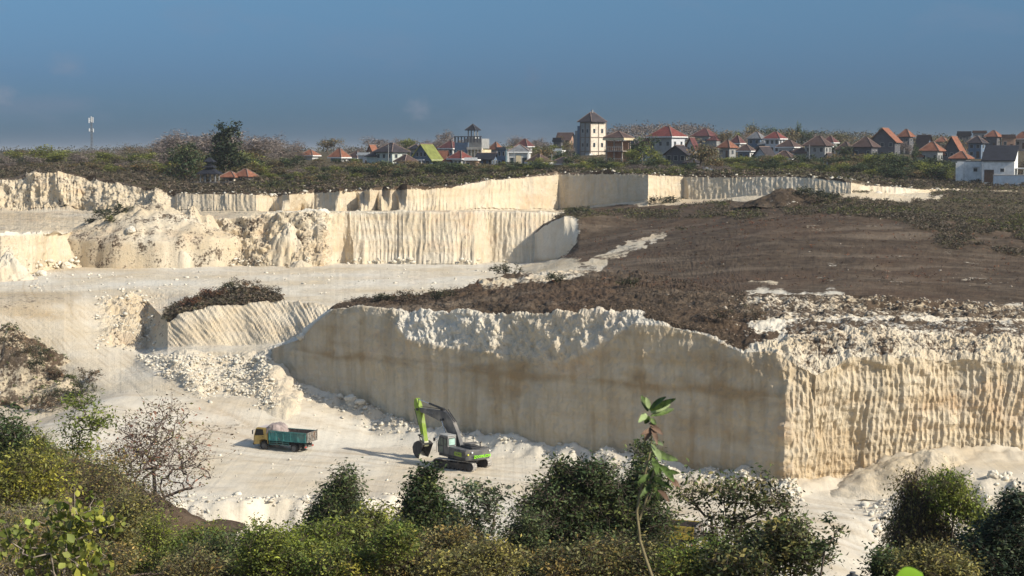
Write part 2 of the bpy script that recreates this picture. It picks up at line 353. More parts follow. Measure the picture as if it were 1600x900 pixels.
# ---- left: ramp road, ledge, spur and the upper working bench
zz = 19.4
def toe(c, pts):
    a = np.array(pts, float); Yv = np.interp(c, a[:, 0], a[:, 1]); X_ = P(c, 600, Yv); X_[:, 2] = floorZ(X_[:, 0], X_[:, 1], False) - .12 - .5 * sst(440, 480, c); X_[:, 0] = (c - 800) / FPX * (Yv * CP - X_[:, 2] * SP); return X_
def fromz(px, Y, z):
    """control point given by height instead of pixel row"""
    # row where the point (.., Y, z) is seen
    d = Y * CP - z * SP; u = Y * SP + z * CP
    return (px, 450 - FPX * u / d, Y)
B = [
 [fromz(-260, 160, -29.5), fromz(1000, 156, -29.5)],
 lambda c: toe(c, [(-260, 187), (0, 187), (100, 180), (200, 174), (260, 171), (400, 168.5), (440, 167), (480, 165), (560, 160), (1000, 158)]),
 [(-260, 560, 193), (0, 545, 196), (100, 562, 191), (170, 590, 184), (205, 572, 190), (240, 555, 191), (300, 552, 189), (400, 548, 187.5), (425, 546, 186), (445, 585, 180), (480, 630, 176), (520, 660, 174), (560, 690, 172), (1000, 690, 172)],
 [(-260, 500, 203), (0, 500, 203), (60, 512, 201), (100, 528, 198), (150, 543, 197), (200, 546, 198), (228, 545, 203), (262, 543, 193), (300, 541, 192), (400, 539, 191.5), (440, 536, 190), (480, 530, 187), (520, 530, 186), (1000, 540, 190)],
 [(-260, 466, 208), (0, 466, 208), (60, 464, 209), (120, 466, 211), (150, 460, 216), (200, 461, 218), (224, 464, 219), (262, 504, 197.5), (290, 490, 198), (330, 480, 198.5), (400, 475, 199.5), (440, 471, 200), (520, 480, 195), (560, 500, 193), (1000, 500, 193)],
 [(-260, 460, 215), (0, 460, 215), (100, 459, 218), (224, 460, 223), (262, 494, 203), (285, 478, 205), (330, 462, 206), (380, 453, 206), (425, 460, 206), (445, 469, 207), (540, 474, 201), (1000, 500, 203)],
 [fromz(-260, 235, -18.9), fromz(0, 232, -18.8), fromz(236, 230, -18.7), fromz(330, 222, -18.6), fromz(445, 216, -18.5), fromz(1000, 216, -18.9)],
 [fromz(-260, 262, -19.4), fromz(0, 262, -19.4), fromz(100, 285, -19.4), fromz(1000, 292, -19.2)],
 [fromz(-260, 300, -19.2), fromz(1000, 312, -19.2)],
]
cols = np.arange(-260, 1000, 2.0)
X, par, s = loft(cols, B, [4, 40, 34, 44, 10, 10, 60, 8])
pc = np.broadcast_to(cols[None], X.shape[:2]); w_ = (1 - sst(150, 195, pc))[..., None]; X = X * (1 - w_) + smooth_rows(X, 160) * w_; kx = np.cumsum(np.ones(1)); 
for _ in range(12): Xc = X.copy(); Xc[:, 1:-1] = (X[:, :-2] + 2 * X[:, 1:-1] + X[:, 2:]) / 4; wq = (1 - sst(205, 235, pc))[..., None]; X = X * (1 - wq) + Xc * wq
pr = np.broadcast_to(par[:, None], X.shape[:2]); S = np.broadcast_to(s, X.shape[:2]); H = X[..., 2]
ppx, ppy = pix(X)
# the ramp: smooth, compacted
road = np.maximum(1 - sst(1.0, 1.25, dpoly(ppx / 60, ppy / 38, [(-4, 13.3), (0, 13.2), (1.6, 14.2), (3.3, 15.8), (5, 16.9)])), 1 - sst(.75, 1.1, dpoly(ppx / 60, ppy / 38, [(1.4, 11.8), (2.0, 12.7), (2.9, 14.2), (4.0, 15.6), (5.2, 16.6)])))
scarp = sst(2.95, 3.1, pr) * (1 - sst(4.0, 4.25, pr)) * sst(140, 185, pc)
spur = scarp * sst(255, 272, pc)
slope = sst(.8, 1.2, pr) * (1 - sst(1.9, 2.1, pr)) * sst(0, 28, ppx - (208 + (ppy - 556) * 1.5)) * sst(185, 215, pc)
d = d_rough(X, .10, 2.0, 60) * (1 - .6 * road)
d += scarp * (1 - spur) * (1 - .85 * sst(222, 236, pc)) * d_rubble(X, .75, 61) + spur * (.11 * ribs(S + (H + 22) * .9, H, .62, 62) + .3 * fbm(S / 3, H / 4, 0, 3, 63) + .16 * fbm(S / .7 + H * 1.2, H / 1.4, 0, 4, 163, .65))
d += slope * d_rubble(X, .40, 64) + sst(190, 240, pc) * slope * .9 * fbm(S / 6, H / 3, 0, 3, 66)
rd_ = dpoly(ppx / 60, ppy / 38, [(1.4, 11.8), (2.0, 12.7), (2.9, 14.2), (4.0, 15.6), (5.2, 16.6)]); d += road * .05 * fbm(rd_ * 4, ppy / 60, 0, 4, 65)
bench = sst(5.2, 5.6, pr); d += bench * .09 * fbm(X[..., 0] / 4, X[..., 1] / 1.3, 0, 4, 67)
Xd = displace(X, d)
mk = np.zeros(X.shape)
tan_ = (1 - sst(70, 125, ppx + .9 * (ppy - 470) + 25 * fbm(ppx / 30, ppy / 20, 0, 3, 71))) * sst(452, 460, ppy) * (1 - sst(484, 497, ppy - ppx * .10))
rut = np.exp(-(np.abs(((rd_ * 6 + .8 * fbm(ppx / 60, ppy / 50, 0, 2, 68)) % 1) - .5) / .10) ** 2) * road * sst(-.2, .3, fbm(ppx / 40, ppy / 30, 0, 3, 69))
brow = sst(4.0, 4.15, pr) * (1 - sst(5.15, 5.5, pr)) * sst(250, 266, pc) * (1 - sst(436, 446, pc))
mk[..., 0] = np.maximum(brow * .9, .32 * scarp * (1 - spur)); mk[..., 0] = np.maximum(mk[..., 0], .2 * slope + .16 * (1 - sst(110, 200, pc)) * (1 - road) * sst(1.5, 2.2, pr) * (1 - sst(3.6, 4.4, pr)))
mk[..., 0] = np.maximum(mk[..., 0], np.maximum(.34 * tan_, .25 * rut)); mk[..., 2] = .30 + .3 * scarp + .45 * tan_
put('ramp_and_bench', Xd, s, np.concatenate([mk, 1 - np.clip(.5 * rut + .35 * tan_, 0, 1)[..., None]], -1), M_TER)
# ---- centre and right: the big face and the brown plateau above it
C1 = BASE_C
C0 = [(a, b + 22, c) for a, b, c in C1]
C2 = [(396, 566, 192.8), (412, 560, 187.7), (430, 549, 182.2), (480, 530, 179.2), (520, 490, 176.9), (560, 490, 173.6), (605, 496, 170.4), (640, 532, 166.6), (700, 545, 163.4), (800, 555, 158.4), (880, 572, 154.8), (930, 548, 152.7), (985, 508, 150.6), (1040, 510, 148.9), (1100, 523, 146.6), (1160, 552, 143.4), (1200, 548, 142.2), (1246, 570, 140.6), (1275, 585, 140.2), (1330, 560, 141.9), (1420, 560, 142.2), (1500, 560, 142.9), (1600, 570, 142.7), (1850, 580, 144)]
C3 = [(396, 560, 193), (412, 551, 188), (430, 544, 182.5), (470, 530, 180), (490, 509, 178.8), (522, 484, 177.2), (560, 479, 174), (640, 487, 168.8), (700, 488, 165.6), (800, 491, 160.5), (860, 490, 157.3), (930, 488, 154.3), (1000, 490, 151.5), (1040, 503, 149.6), (1100, 516, 147.4), (1160, 545, 144.2), (1200, 538, 143.6), (1250, 526, 144.8), (1330, 520, 146.6), (1420, 520, 147), (1500, 524, 147.2), (1600, 530, 147), (1850, 540, 148)]
C4 = [(396, 552, 196), (430, 543, 187), (470, 528, 185), (490, 506, 184), (522, 482, 182), (560, 475, 179), (640, 478, 174), (700, 480, 169.5), (800, 480, 164.5), (930, 478, 158.5), (1040, 483, 155), (1100, 486, 153.5), (1160, 505, 151), (1250, 502, 152), (1330, 499, 153), (1420, 500, 153), (1500, 501, 153.5), (1600, 505, 154), (1850, 515, 155)]
C5 = [(396, 552, 197), (430, 543, 188), (470, 524, 187), (490, 503, 187), (522, 480, 187), (545, 473, 186), (560, 468, 184), (640, 462, 183), (700, 455, 182), (750, 441, 183), (800, 430, 185), (860, 430, 184), (930, 432, 182), (1000, 440, 178), (1040, 446, 175), (1100, 458, 168), (1160, 474, 162), (1250, 490, 160), (1330, 489, 160), (1420, 489, 160), (1600, 495, 160), (1850, 505, 160)]
C6 = [fromz(396, 205, -26), fromz(470, 204, -23.5), fromz(522, 202, -21.0), fromz(560, 203, -20.6), fromz(700, 208, -20.6), fromz(760, 222, -20.2), fromz(785, 216, -17.6), (805, 437, 214), (850, 430, 214), (900, 421, 214), (1000, 420, 209), (1040, 431, 199), (1100, 446, 184), (1160, 462, 169), (1250, 460, 167), (1330, 461, 165.5), (1420, 466, 164.5), (1500, 470, 164.5), (1600, 480, 164.5), (1850, 490, 165)]
C7 = [fromz(396, 250, -22), fromz(760, 250, -21.5), fromz(785, 255, -20.4), fromz(805, 258, -19.0), (850, 419, 258), (900, 399, 256), (1000, 388, 250), (1100, 388, 243), (1200, 392, 233), (1330, 400, 225), (1420, 405, 220), (1600, 412, 214), (1850, 420, 212)]
C8 = [fromz(396, 280, -22), fromz(800, 294, -20.6), (812, 412, 298), (850, 409, 290), (885, 402, 283), (905, 378, 279), (1000, 362, 280), (1200, 361, 262), (1330, 360, 252), (1420, 362, 246), (1600, 370, 240), (1850, 380, 240)]
C9 = [fromz(396, 282, -22.5), fromz(804, 298, -22), (814, 400, 299), (820, 378, 299), (850, 352, 294), (882, 336, 289), (910, 337, 290), (1000, 335, 302), (1200, 332, 284), (1330, 332, 274), (1420, 334, 272), (1600, 338, 275), (1850, 340, 278)]
C10 = [fromz(396, 300, -22.5), fromz(804, 302, -22.5), (814, 398, 302), (820, 376, 303), (850, 348, 308), (885, 332, 322), (940, 324, 330), (1000, 315, 326), (1070, 312, 325), (1240, 304, 308), (1330, 302, 300), (1345, 302, 302), (1400, 303, 312), (1480, 300, 335), (1600, 302, 340), (1850, 302, 340)]
C11 = [fromz(396, 315, -22.5), fromz(804, 307, -22.5), (814, 396, 306), (820, 373, 311), (850, 344, 320), (885, 329, 340), (940, 322, 350), (1000, 314, 345), (1070, 311, 345), (1240, 304, 330), (1330, 300, 322), (1400, 297, 335), (1440, 293, 365), (1480, 287, 398), (1600, 283, 405), (1850, 283, 405)]
cols = np.arange(396, 1850, 1.5)
X, par, s = loft(cols, [C0, C1, C2, C3, C4, C5, C6, C7, C8, C9, C10, C11], [2, 74, 26, 10, 26, 24, 34, 34, 24, 20, 10])
pr = np.broadcast_to(par[:, None], X.shape[:2]); pc = np.broadcast_to(cols[None], X.shape[:2]); S = np.broadcast_to(s, X.shape[:2]); H = X[..., 2]
wall = (1 - sst(1.85, 2.1, pr)); lipz = sst(1.8, 2.1, pr) * (1 - sst(3.0, 3.3, pr))
litw = sst(1215, 1235, pc)
side = sst(7.9, 8.05, pr) * (1 - sst(8.9, 9.05, pr)) * (1 - sst(890, 915, pc))
d = wall * d_wall(S, H, X, .50, .035, .30, 70) + wall * (.05 * fbm(S / .8, H / .5, 0, 4, 170, .7) + .16 * fbm(S / 7, H / 5, 0, 3, 171)) + wall * litw * (.14 * ribs(S, H, .47, 71) + .10 * fbm(S / .35, H / .5, 0, 2, 176) + .13 * fbm(S / 5, H / .7, 0, 3, 178) + .85 * fbm(S / 4.2, H / 13, 0, 4, 72) + .17 * fbm(S / 1.4, H / 3.0, 0, 5, 77, .65) + sst(-21, -18, H) * (1.0 * sst(-.1, .35, fbm((S + H * .8) / 4.5, H / 5, 0, 3, 177)) - .3))
d += wall * np.exp(-((pc - 1228) / 12) ** 2) * 1.1 * fbm(H / 2.6, S / 9, 0, 4, 196)
lipz = lipz * (.25 + .75 * sst(590, 640, pc) * (1 - .6 * sst(985, 1010, pc) * (1 - sst(1170, 1210, pc))))
d += lipz * (d_rubble(X, .30, 73) + .30 * np.abs(fbm(S / .9 + H * .5, H / 2.4, 0, 4, 74, .65)) + .26 * fbm(X[..., 0] / .9, X[..., 1] / .9, H / .9, 4, 174, .75) + .35 * fbm(S / 5, H / 5, 0, 3, 175))
berm = sst(3.0, 3.3, pr) * (1 - sst(5.6, 6.0, pr)); rough_right = sst(3.9, 4.3, pr) * (1 - sst(5.9, 6.1, pr)) * sst(1120, 1180, pc)
d += berm * d_rubble(X, .33, 75) + rough_right * d_rubble(X, .30, 76)
d += sst(5.8, 6.2, pr) * (1 - side) * (d_rough(X, .30, 7.5, 78) + d_rough(X, .05, .8, 79) + 2.9 * np.exp(-((X[..., 0] - 44) / 27) ** 2 - ((X[..., 1] - 238) / 32) ** 2)) + side * (.10 * ribs(S, H, .9, 80) + .2 * fbm(S / 5, H / 9, 0, 3, 81))
Xd = displace(X, d)
ppx, ppy = pix(X)
mk = np.zeros(X.shape)
pn = pc + 70 * fbm(S / 3.5, pr * 2.2, 0, 4, 87) + (pr - 4.5) * 38
soil = sst(3.02, 3.2, pr) * (1 - sst(1130, 1190, pn) * (1 - sst(5.80, 6.0, pr + .25 * fbm(S / 5, pr * 0, 0, 4, 88))))
soil = np.maximum(soil, sst(990, 1020, pc) * (1 - sst(1150, 1190, pc)) * sst(2.3, 2.7, pr))
soil *= sst(500, 535, pc)
soil *= 1 - side
pale = 1 - sst(.7, 1.5, dpoly(ppx / 9, ppy / 7, [(1030 / 9, 380 / 7), (960 / 9, 405 / 7), (880 / 9, 432 / 7), (800 / 9, 438 / 7), (760 / 9, 446 / 7)]) + .9 * fbm(ppx / 16, ppy / 7, 0, 4, 82))
pale *= .62 + .38 * sst(-.3, .3, fbm(ppx / 22, ppy / 6, 0, 4, 89))
pale = np.maximum(pale, 1 - sst(.5, 1.3, np.hypot((ppx - 860) / 60, (ppy - 420) / 16)))
pale = np.maximum(pale, (1 - sst(.4, 1.1, dpoly(ppx / 14, ppy / 6, [(1000 / 14, 320 / 6), (1100 / 14, 312 / 6), (1250 / 14, 306 / 6), (1330 / 14, 306 / 6), (1400 / 14, 308 / 6)]) + .5 * fbm(ppx / 30, ppy / 9, 0, 3, 83))))
pale = np.maximum(pale, 1 - sst(.6, 1.15, np.hypot((ppx - 1410) / 75, (ppy - 306) / 13) + .3 * fbm(ppx / 12, ppy / 5, 0, 3, 86)))
pale = np.maximum(pale, .75 * (1 - sst(.5, 1.2, dpoly(ppx / 8, ppy / 3.5, [(1175 / 8, 441 / 3.5), (1210 / 8, 446 / 3.5)]))))
pale = np.maximum(pale, .42 * sst(.35, .7, fbm(ppx / 40, ppy / 5, 0, 4, 84)) * sst(1180, 1300, pc) * sst(6, 6.3, pr))
soil *= 1 - .80 * pale
grass = sst(.15, .5, .7 * sst(1230, 1420, ppx - (ppy - 340) * 1.2) + .8 * sst(385, 330, ppy) - .45 + .5 * fbm(ppx / 45, ppy / 14, 0, 4, 85)) * sst(6.6, 7.4, pr) * (1 - side) * (1 - pale)
grass *= 1; grass = np.maximum(grass, sst(1540, 1640, ppx) * sst(400, 380, ppy))
mk[..., 0] = soil; mk[..., 1] = grass * .95; wc_ = (1 - sst(1.97, 2.05, pr)) * .9; wc_ = np.maximum(wc_, .85 * (1 - sst(600, 650, pc)) * (1 - sst(2.95, 3.3, pr))); mk[..., 2] = np.maximum(wc_, lipz * .3) + side * .4 + .8 * pale * (1 - wall) * (1 - lipz)
st_ = .62 * np.exp(-((H + 21.1 + .5 * fbm(S / 9, S * 0, 0, 3, 190)) / .42) ** 2) * sst(-.5, .2, fbm(S / 6, H / .6, 0, 3, 191)) + .55 * np.exp(-((H + 19.9 + .8 * fbm(S / 12, S * 0, 0, 3, 192)) / 1.1) ** 2) * sst(-.2, .5, fbm(S / 7, H / 2, 0, 3, 193)) + .5 * sst(.1, .6, fbm(S / 5, H / 3.5, 0, 4, 194)) + .35 * sst(.1, .55, fbm(S / 1.1, H / 9, 0, 3, 195))
mk4 = np.clip(st_ * np.maximum(wall, (1 - sst(600, 650, pc)) * (1 - sst(2.9, 3.1, pr))) * (1 - .5 * litw), 0, 1)
mk[..., 0] = np.maximum(mk[..., 0], np.maximum(rough_right * .60, .60 * litw * sst(3.0, 3.2, pr) * (1 - sst(3.9, 4.3, pr)))); mk[..., 0] = np.maximum(mk[..., 0], lipz * litw * .42); mk[..., 2] = np.maximum(mk[..., 2], .5 * rough_right)
put('quarry_plateau', Xd, s, np.concatenate([mk, 1 - mk4[..., None]], -1), M_TER)
# ---- back: middle face, upper bench, upper face and the land the town stands on
D1 = [(-300, 446, 253), (0, 437, 256), (40, 428, 264), (70, 418, 276), (150, 415, 286), (240, 416, 286), (262, 415, 291), (300, 415, 287), (400, 415, 287), (430, 416, 285), (500, 416, 285), (535, 414, 293), (550, 413, 290), (600, 412, 291), (700, 412, 290), (740, 412, 289), (765, 411, 294), (830, 410, 293), (900, 408, 296), (1900, 400, 300)]
D0 = [(a, b + 14, c) for a, b, c in D1]
D2 = [(-300, 370, 262), (0, 367, 262), (60, 364, 272), (100, 362, 285), (150, 358, 294), (240, 350, 292), (300, 347, 294), (400, 336, 294), (430, 333, 294), (500, 331, 293), (540, 330.5, 297), (700, 330.5, 297), (760, 330.5, 300), (830, 331, 300), (900, 333, 303), fromz(930, 304, -14), fromz(1900, 305, -14)]
D3 = [(-300, 330, 348), (0, 328, 346), (130, 328, 342), (150, 329, 336), (260, 331, 328), (400, 330, 316), (425, 330, 322), (440, 330, 315), (470, 329.5, 325), (525, 329.5, 316), (556, 329.5, 322), (562, 329.5, 314), (590, 329.5, 319), (596, 329.5, 314), (618, 329.5, 317), (622, 329.5, 313), (700, 329, 317), (830, 329, 336), (872, 329, 343), (940, 320, 334), (1012, 313, 320), (1020, 313, 323), (1068, 312, 327), (1075, 312, 325), (1240, 304, 308), (1330, 302, 298), (1338, 302, 303), (1352, 302, 306), (1400, 303, 314), (1480, 297, 345), fromz(1900, 345, -9)]
D4 = [(-300, 278, 352), (0, 281, 351), (22, 279, 350), (40, 272, 350), (70, 271, 349), (110, 273, 348), (180, 284, 343), (265, 303, 334), (300, 303, 329), (400, 304, 320), (434, 304, 325), (452, 303, 319), (492, 301, 328), (530, 297, 319), (568, 297, 324), (577, 296, 317), (600, 296, 321), (609, 295, 317), (626, 295, 320), (635, 294.5, 316), (700, 291, 321), (760, 283, 332), (830, 275, 339), (872, 271, 346), (940, 270, 337), (1012, 272, 323), (1020, 273, 326), (1068, 275, 330), (1075, 275, 328), (1240, 276, 311), (1280, 278, 306), (1330, 284, 301), (1352, 288, 309), (1400, 293, 317), (1440, 297, 330), (1480, 296.5, 346), fromz(1900, 347, -9.5)]
D5 = [(-300, 266, 380), (0, 266, 380), (100, 268, 378), (200, 274, 372), (300, 296, 345), (500, 290, 340), (700, 280, 350), (870, 268, 365), (1100, 270, 352), (1250, 273, 345), (1330, 280, 350), (1400, 284, 370), (1480, 282, 392), (1600, 280, 400), (1900, 280, 400)]
D6 = [fromz(-300, 440, -3.6), fromz(600, 440, -3.4), fromz(1900, 440, -3.6)]
D7 = [fromz(-300, 600, -.8), fromz(300, 600, -.8), fromz(900, 600, 0.5), fromz(1900, 600, 1.2)]
D8 = [fromz(-300, 900, -.5), fromz(900, 900, 1.8), fromz(1900, 900, 3.2)]
D9 = [fromz(-300, 2500, -14), fromz(1900, 2500, -14)]
D10 = [fromz(-300, 12000, -70), fromz(1900, 12000, -70)]
cols = np.arange(-300, 1900, 2.0)
X, par, s = loft(cols, [D0, D1, D2, D3, D4, D5, D6, D7, D8, D9, D10], [2, 46, 16, 34, 12, 14, 16, 8, 6, 4])
pr = np.broadcast_to(par[:, None], X.shape[:2]); pc = np.broadcast_to(cols[None], X.shape[:2]); S = np.broadcast_to(s, X.shape[:2]); H = X[..., 2]
w1 = sst(.9, 1.0, pr) * (1 - sst(1.9, 2.05, pr)); w2 = sst(2.95, 3.02, pr) * (1 - sst(3.94, 4.02, pr))
rubl = sst(120, 160, pc) * (1 - sst(500, 540, pc)) + (1 - sst(10, 60, pc)) * .6
d = w1 * (d_wall(S, H, X, .80, .26, 1.5, 90) * (1 - .5 * rubl) + rubl * (d_rubble(X, .8, 91) + 1.2 * fbm(S / 5, H / 9, 0, 3, 92)))
d += w2 * (d_wall(S, H, X, .75, .24, 1.2 * (1 - .7 * sst(865, 880, pc)) , 94)) + w2 * (1 - sst(250, 300, pc)) * (d_rubble(X, .6, 95) + 1.1 * fbm(S / 6, H / 9, 0, 3, 96))
d += sst(2.0, 2.2, pr) * (1 - sst(2.8, 3, pr)) * d_rough(X, .18, 2.2, 97) + sst(4, 4.3, pr) * (1 - sst(7.5, 8, pr)) * d_rough(X, .5, 9, 98)
Xd = displace(X, d)
jag = (np.abs(pr - 4) < .02) * (.5 * fbm(S / 1.2, S * 0 + 2.2, 0, 3, 99) + .5 * fbm(S / 5, S * 0 + 7.2, 0, 3, 100)) + (np.abs(pr - 2) < .02) * .45 * fbm(S / 1.6, S * 0 + 4.2, 0, 3, 101)
Xd[..., 2] += jag
mk = np.zeros(X.shape); ppx, ppy = pix(X)
mk[..., 1] = sst(4.03, 4.2, pr)
mk[..., 0] = np.maximum(sst(3.88, 4.02, pr) * .8, .28 * w1 * rubl + .24 * w2 * (1 - sst(200, 560, pc)) + .12 * w1 + .10 * w2)
mk[..., 0] = np.maximum(mk[..., 0], .34 * sst(2.0, 2.1, pr) * (1 - sst(2.9, 3.0, pr)))
mk[..., 2] = .75 * (w1 + w2) + .85 * sst(2.0, 2.1, pr) * (1 - sst(2.9, 3.0, pr))
put('upper_benches_and_land', Xd, s, mk, M_TER)
# ---- spoil heaps: cones at their angle of repose
def heap(name, px, py, Y, base_z, ang, label_mask, n=90, stretch=(1, 1), rz=0, seed=0, rough=.45, mat=None, flat=.06, skirt=0.0):
    apex = P(px, py, Y); h = apex[2] - base_z; rad = h / math.tan(R(ang))
    r = np.concatenate([np.linspace(0, 1, n - 24), np.linspace(1.01, 1.16 if skirt else 1.12, 24)])[:, None]; a = np.linspace(0, 2 * math.pi, 150)[None]
    fr = 1 + .22 * fbm(np.cos(a) * 1.6, np.sin(a) * 1.6, 0, 3, seed)
    lx = r * rad * fr * np.cos(a) * stretch[0]; ly = r * rad * fr * np.sin(a) * stretch[1]
    c, s_ = math.cos(rz), math.sin(rz)
    x = apex[0] + c * lx - s_ * ly; y = apex[1] + s_ * lx + c * ly
    z = apex[2] - h * (np.sqrt(np.minimum(r, 1) ** 2 + flat * flat) - flat) - skirt * np.maximum(0, r - 1) * 12 + 0 * a
    X = np.stack([x, y, z], -1)
    X[..., 2] += rough * fbm(x / 1.6, y / 1.6, 0, 4, seed + 1, .6) + rough * .8 * fbm(x / 5, y / 5, 0, 2, seed + 2)
    mk = np.zeros(X.shape); mk[:] = label_mask
    F = grid_faces(*X.shape[:2])
    o = meshobj(name, X, F, mat or M_TER, uv=np.stack([x, z], -1).reshape(-1, 2), attr={'mask': mk.reshape(-1, 3)}, smooth=True)
    o['kind'] = 'structure'; GRIDS[name + str(seed)] = (X, mk); return o
heap('spoil_heap', 232, 317, 291, -15.0, 30, (.40, 0, .6), stretch=(1.3, .8), seed=110, skirt=4.5)
heap('spoil_heap', 165, 336, 293, -15.5, 33, (.36, .1, .5), stretch=(1.4, .8), seed=113, rough=.6, skirt=4.5)
heap('spoil_heap', 300, 326, 292, -17.5, 40, (.30, 0, .5), seed=116, rough=.8, skirt=4)
heap('spoil_heap', 450, 350, 290, -20.5, 52, (.22, 0, .6), seed=119, rough=.9)
heap('spoil_heap', 10, 400, 252, -20.5, 46, (.22, 0, .6), seed=122, rough=.8)
heap('spoil_heap', 470, 405, 284, -19.7, 33, (.18, 0, .4), seed=124, rough=.1)
heap('earth_mound', 18, 517, 191, -28.3, 36, (.55, .22, .5), stretch=(1.15, .9), seed=126, rough=.8)
heap('spoil_heap', 190, 622, 177, -28.2, 27, (.20, 0, .5), seed=147, rough=.35)
heap('earth_mound', 110, 585, 184, -28.3, 34, (.50, .2, .5), seed=129, rough=.5)
heap('spoil_ramp', 1452, 702, 138.5, -28.4, 30, (.06, 0, .3), stretch=(1.45, .8), rz=R(-8), seed=132, rough=.3)
heap('spoil_heap', 1232, 293, 292, -9.6, 30, (.80, .1, .0), stretch=(1.5, .9), seed=135, rough=.35)
heap('spoil_heap', 1372, 297, 306, -8.6, 33, (0, 0, 0), seed=138, rough=.2)
heap('earth_mound', 45, 688, 118, -28.8, 37, (.95, .2, .0), stretch=(1.25, .8), seed=141, rough=.3)
# ================================================================ ground lookup
from mathutils.bvhtree import BVHTree
_bv = []
for o in list(COL.objects):
    if o.get('kind') == 'structure' and o.type == 'MESH':
        me = o.data; v = np.zeros(len(me.vertices) * 3, np.float32); me.vertices.foreach_get('co', v)
        f = np.zeros(len(me.loops), np.int32); me.loops.foreach_get('vertex_index', f)
        _bv.append(BVHTree.FromPolygons(v.reshape(-1, 3).tolist(), f.reshape(-1, 4).tolist()))
def gz(x, y, zmax=80):
    z = -60
    for b in _bv:
        h = b.ray_cast(Vector((x, y, zmax)), Vector((0, 0, -1)))
        if h[0] is not None: z = max(z, h[0].z)
    return z
def at(px, Y, dz=0.0):
    x = float(P(px, 300, Y)[0]); return Vector((x, Y, gz(x, Y) + dz))
rng = np.random.default_rng(7)
# ================================================================ vegetation
def leaf_arrays(cen, size, rg, aspect=.45, fold=.35, upbias=.35, droop=0.0, tint=None, six=False):
    """one folded leaf blade per centre"""
    n = len(cen); size = np.broadcast_to(size, n)[:, None]
    ax = rg.normal(size=(n, 3)); ax[:, 2] = ax[:, 2] * .6 - droop; ax /= np.linalg.norm(ax, axis=1, keepdims=True)
    nr = rg.normal(size=(n, 3)); nr[:, 2] += upbias * 3; nr -= ax * np.sum(nr * ax, 1, keepdims=True); nr /= np.linalg.norm(nr, axis=1, keepdims=True) + 1e-6
    sd = np.cross(ax, nr)
    b = cen - ax * size * .5; t = cen + ax * size * .5
    l = cen - ax * size * .05 + sd * size * aspect * .5 + nr * size * fold * .3
    r = cen - ax * size * .05 - sd * size * aspect * .5 + nr * size * fold * .3
    if six:
        l2 = cen + ax * size * .28 + sd * size * aspect * .36 + nr * size * fold * .18
        r2 = cen + ax * size * .28 - sd * size * aspect * .36 + nr * size * fold * .18
        V = np.stack([b, l, l2, t, r2, r], 1).reshape(-1, 3); k = np.arange(n)[:, None] * 6
        F = np.concatenate([k + [0, 1, 2, 3], k + [0, 3, 4, 5]], 0); m = 6
    else:
        V = np.stack([b, l, t, r], 1).reshape(-1, 3); k = np.arange(n)[:, None] * 4
        F = np.concatenate([k + [0, 1, 2], k + [0, 2, 3]], 0); m = 4
    T = None
    if tint is not None: T = np.repeat(tint, m, axis=0)
    return V, F, T
def tubes(segs, sides=5):
    """segs: array (n, 8): p0 xyz, p1 xyz, r0, r1"""
    segs = np.asarray(segs, float); p0, p1, r0, r1 = segs[:, :3], segs[:, 3:6], segs[:, 6:7], segs[:, 7:8]
    d = p1 - p0; d /= np.linalg.norm(d, axis=1, keepdims=True) + 1e-9
    ref = np.where(np.abs(d[:, 2:3]) > .9, [[1., 0, 0]], [[0, 0, 1.]]); a = np.cross(d, ref); a /= np.linalg.norm(a, axis=1, keepdims=True); b = np.cross(d, a)
    th = np.arange(sides) * 2 * math.pi / sides
    ring = np.cos(th)[None, :, None] * a[:, None] + np.sin(th)[None, :, None] * b[:, None]
    V = np.concatenate([p0[:, None] + ring * r0[:, None], p1[:, None] + ring * r1[:, None]], 1)
    n = len(segs); k = np.arange(n)[:, None, None] * 2 * sides; i = np.arange(sides)[None, :, None]; j = (i + 1) % sides
    F = np.concatenate([k + i, k + j, k + j + sides, k + i + sides], 2).reshape(-1, 4)
    return V.reshape(-1, 3), F
def grow(base, top, clusters, rg, r0, wig=.12, leanstart=None):
    """a branching skeleton reaching every leaf cluster; returns tube segments"""
    nodes = []; par = []
    n = 6
    for i in range(n + 1):
        t = i / n; p = base * (1 - t) + top * t + rg.normal(size=3) * wig * np.linalg.norm(top - base) * .25 * math.sin(math.pi * t)
        nodes.append(p); par.append(i - 1)
    order = np.argsort(np.linalg.norm(clusters - base, axis=1))
    ends = []
    for ci in order:
        c = clusters[ci]; N = np.array(nodes); dv = c - N; dist = np.linalg.norm(dv, axis=1)
        cost = dist + np.maximum(0, N[:, 2] - c[2]) * .8 + .15 * np.linalg.norm(N - base, axis=1); cost[0] += 5; k = int(np.argmin(cost)); L = dist[k]
        m = 1 + int(L > .6) + int(L > 1.6); prev = k
        for q in range(1, m + 1):
            t = q / m; p = N[k] * (1 - t) + c * t + (rg.normal(size=3) * wig * L * .6 if q < m else 0); p = p + np.array([0, 0, .10 * L * math.sin(math.pi * t)])
            nodes.append(p); par.append(prev); prev = len(nodes) - 1
        ends.append(prev)
    cnt = np.zeros(len(nodes)); cnt[ends] = 1
    for i in range(len(nodes) - 1, 0, -1): cnt[par[i]] += cnt[i]
    cnt = np.maximum(cnt, 1); rad = r0 * (cnt / cnt[0]) ** .5; rad = np.maximum(rad, r0 * .05)
    return np.array([[*nodes[par[i]], *nodes[i], rad[par[i]] * (.9 if par[i] else 1), rad[i]] for i in range(1, len(nodes))])
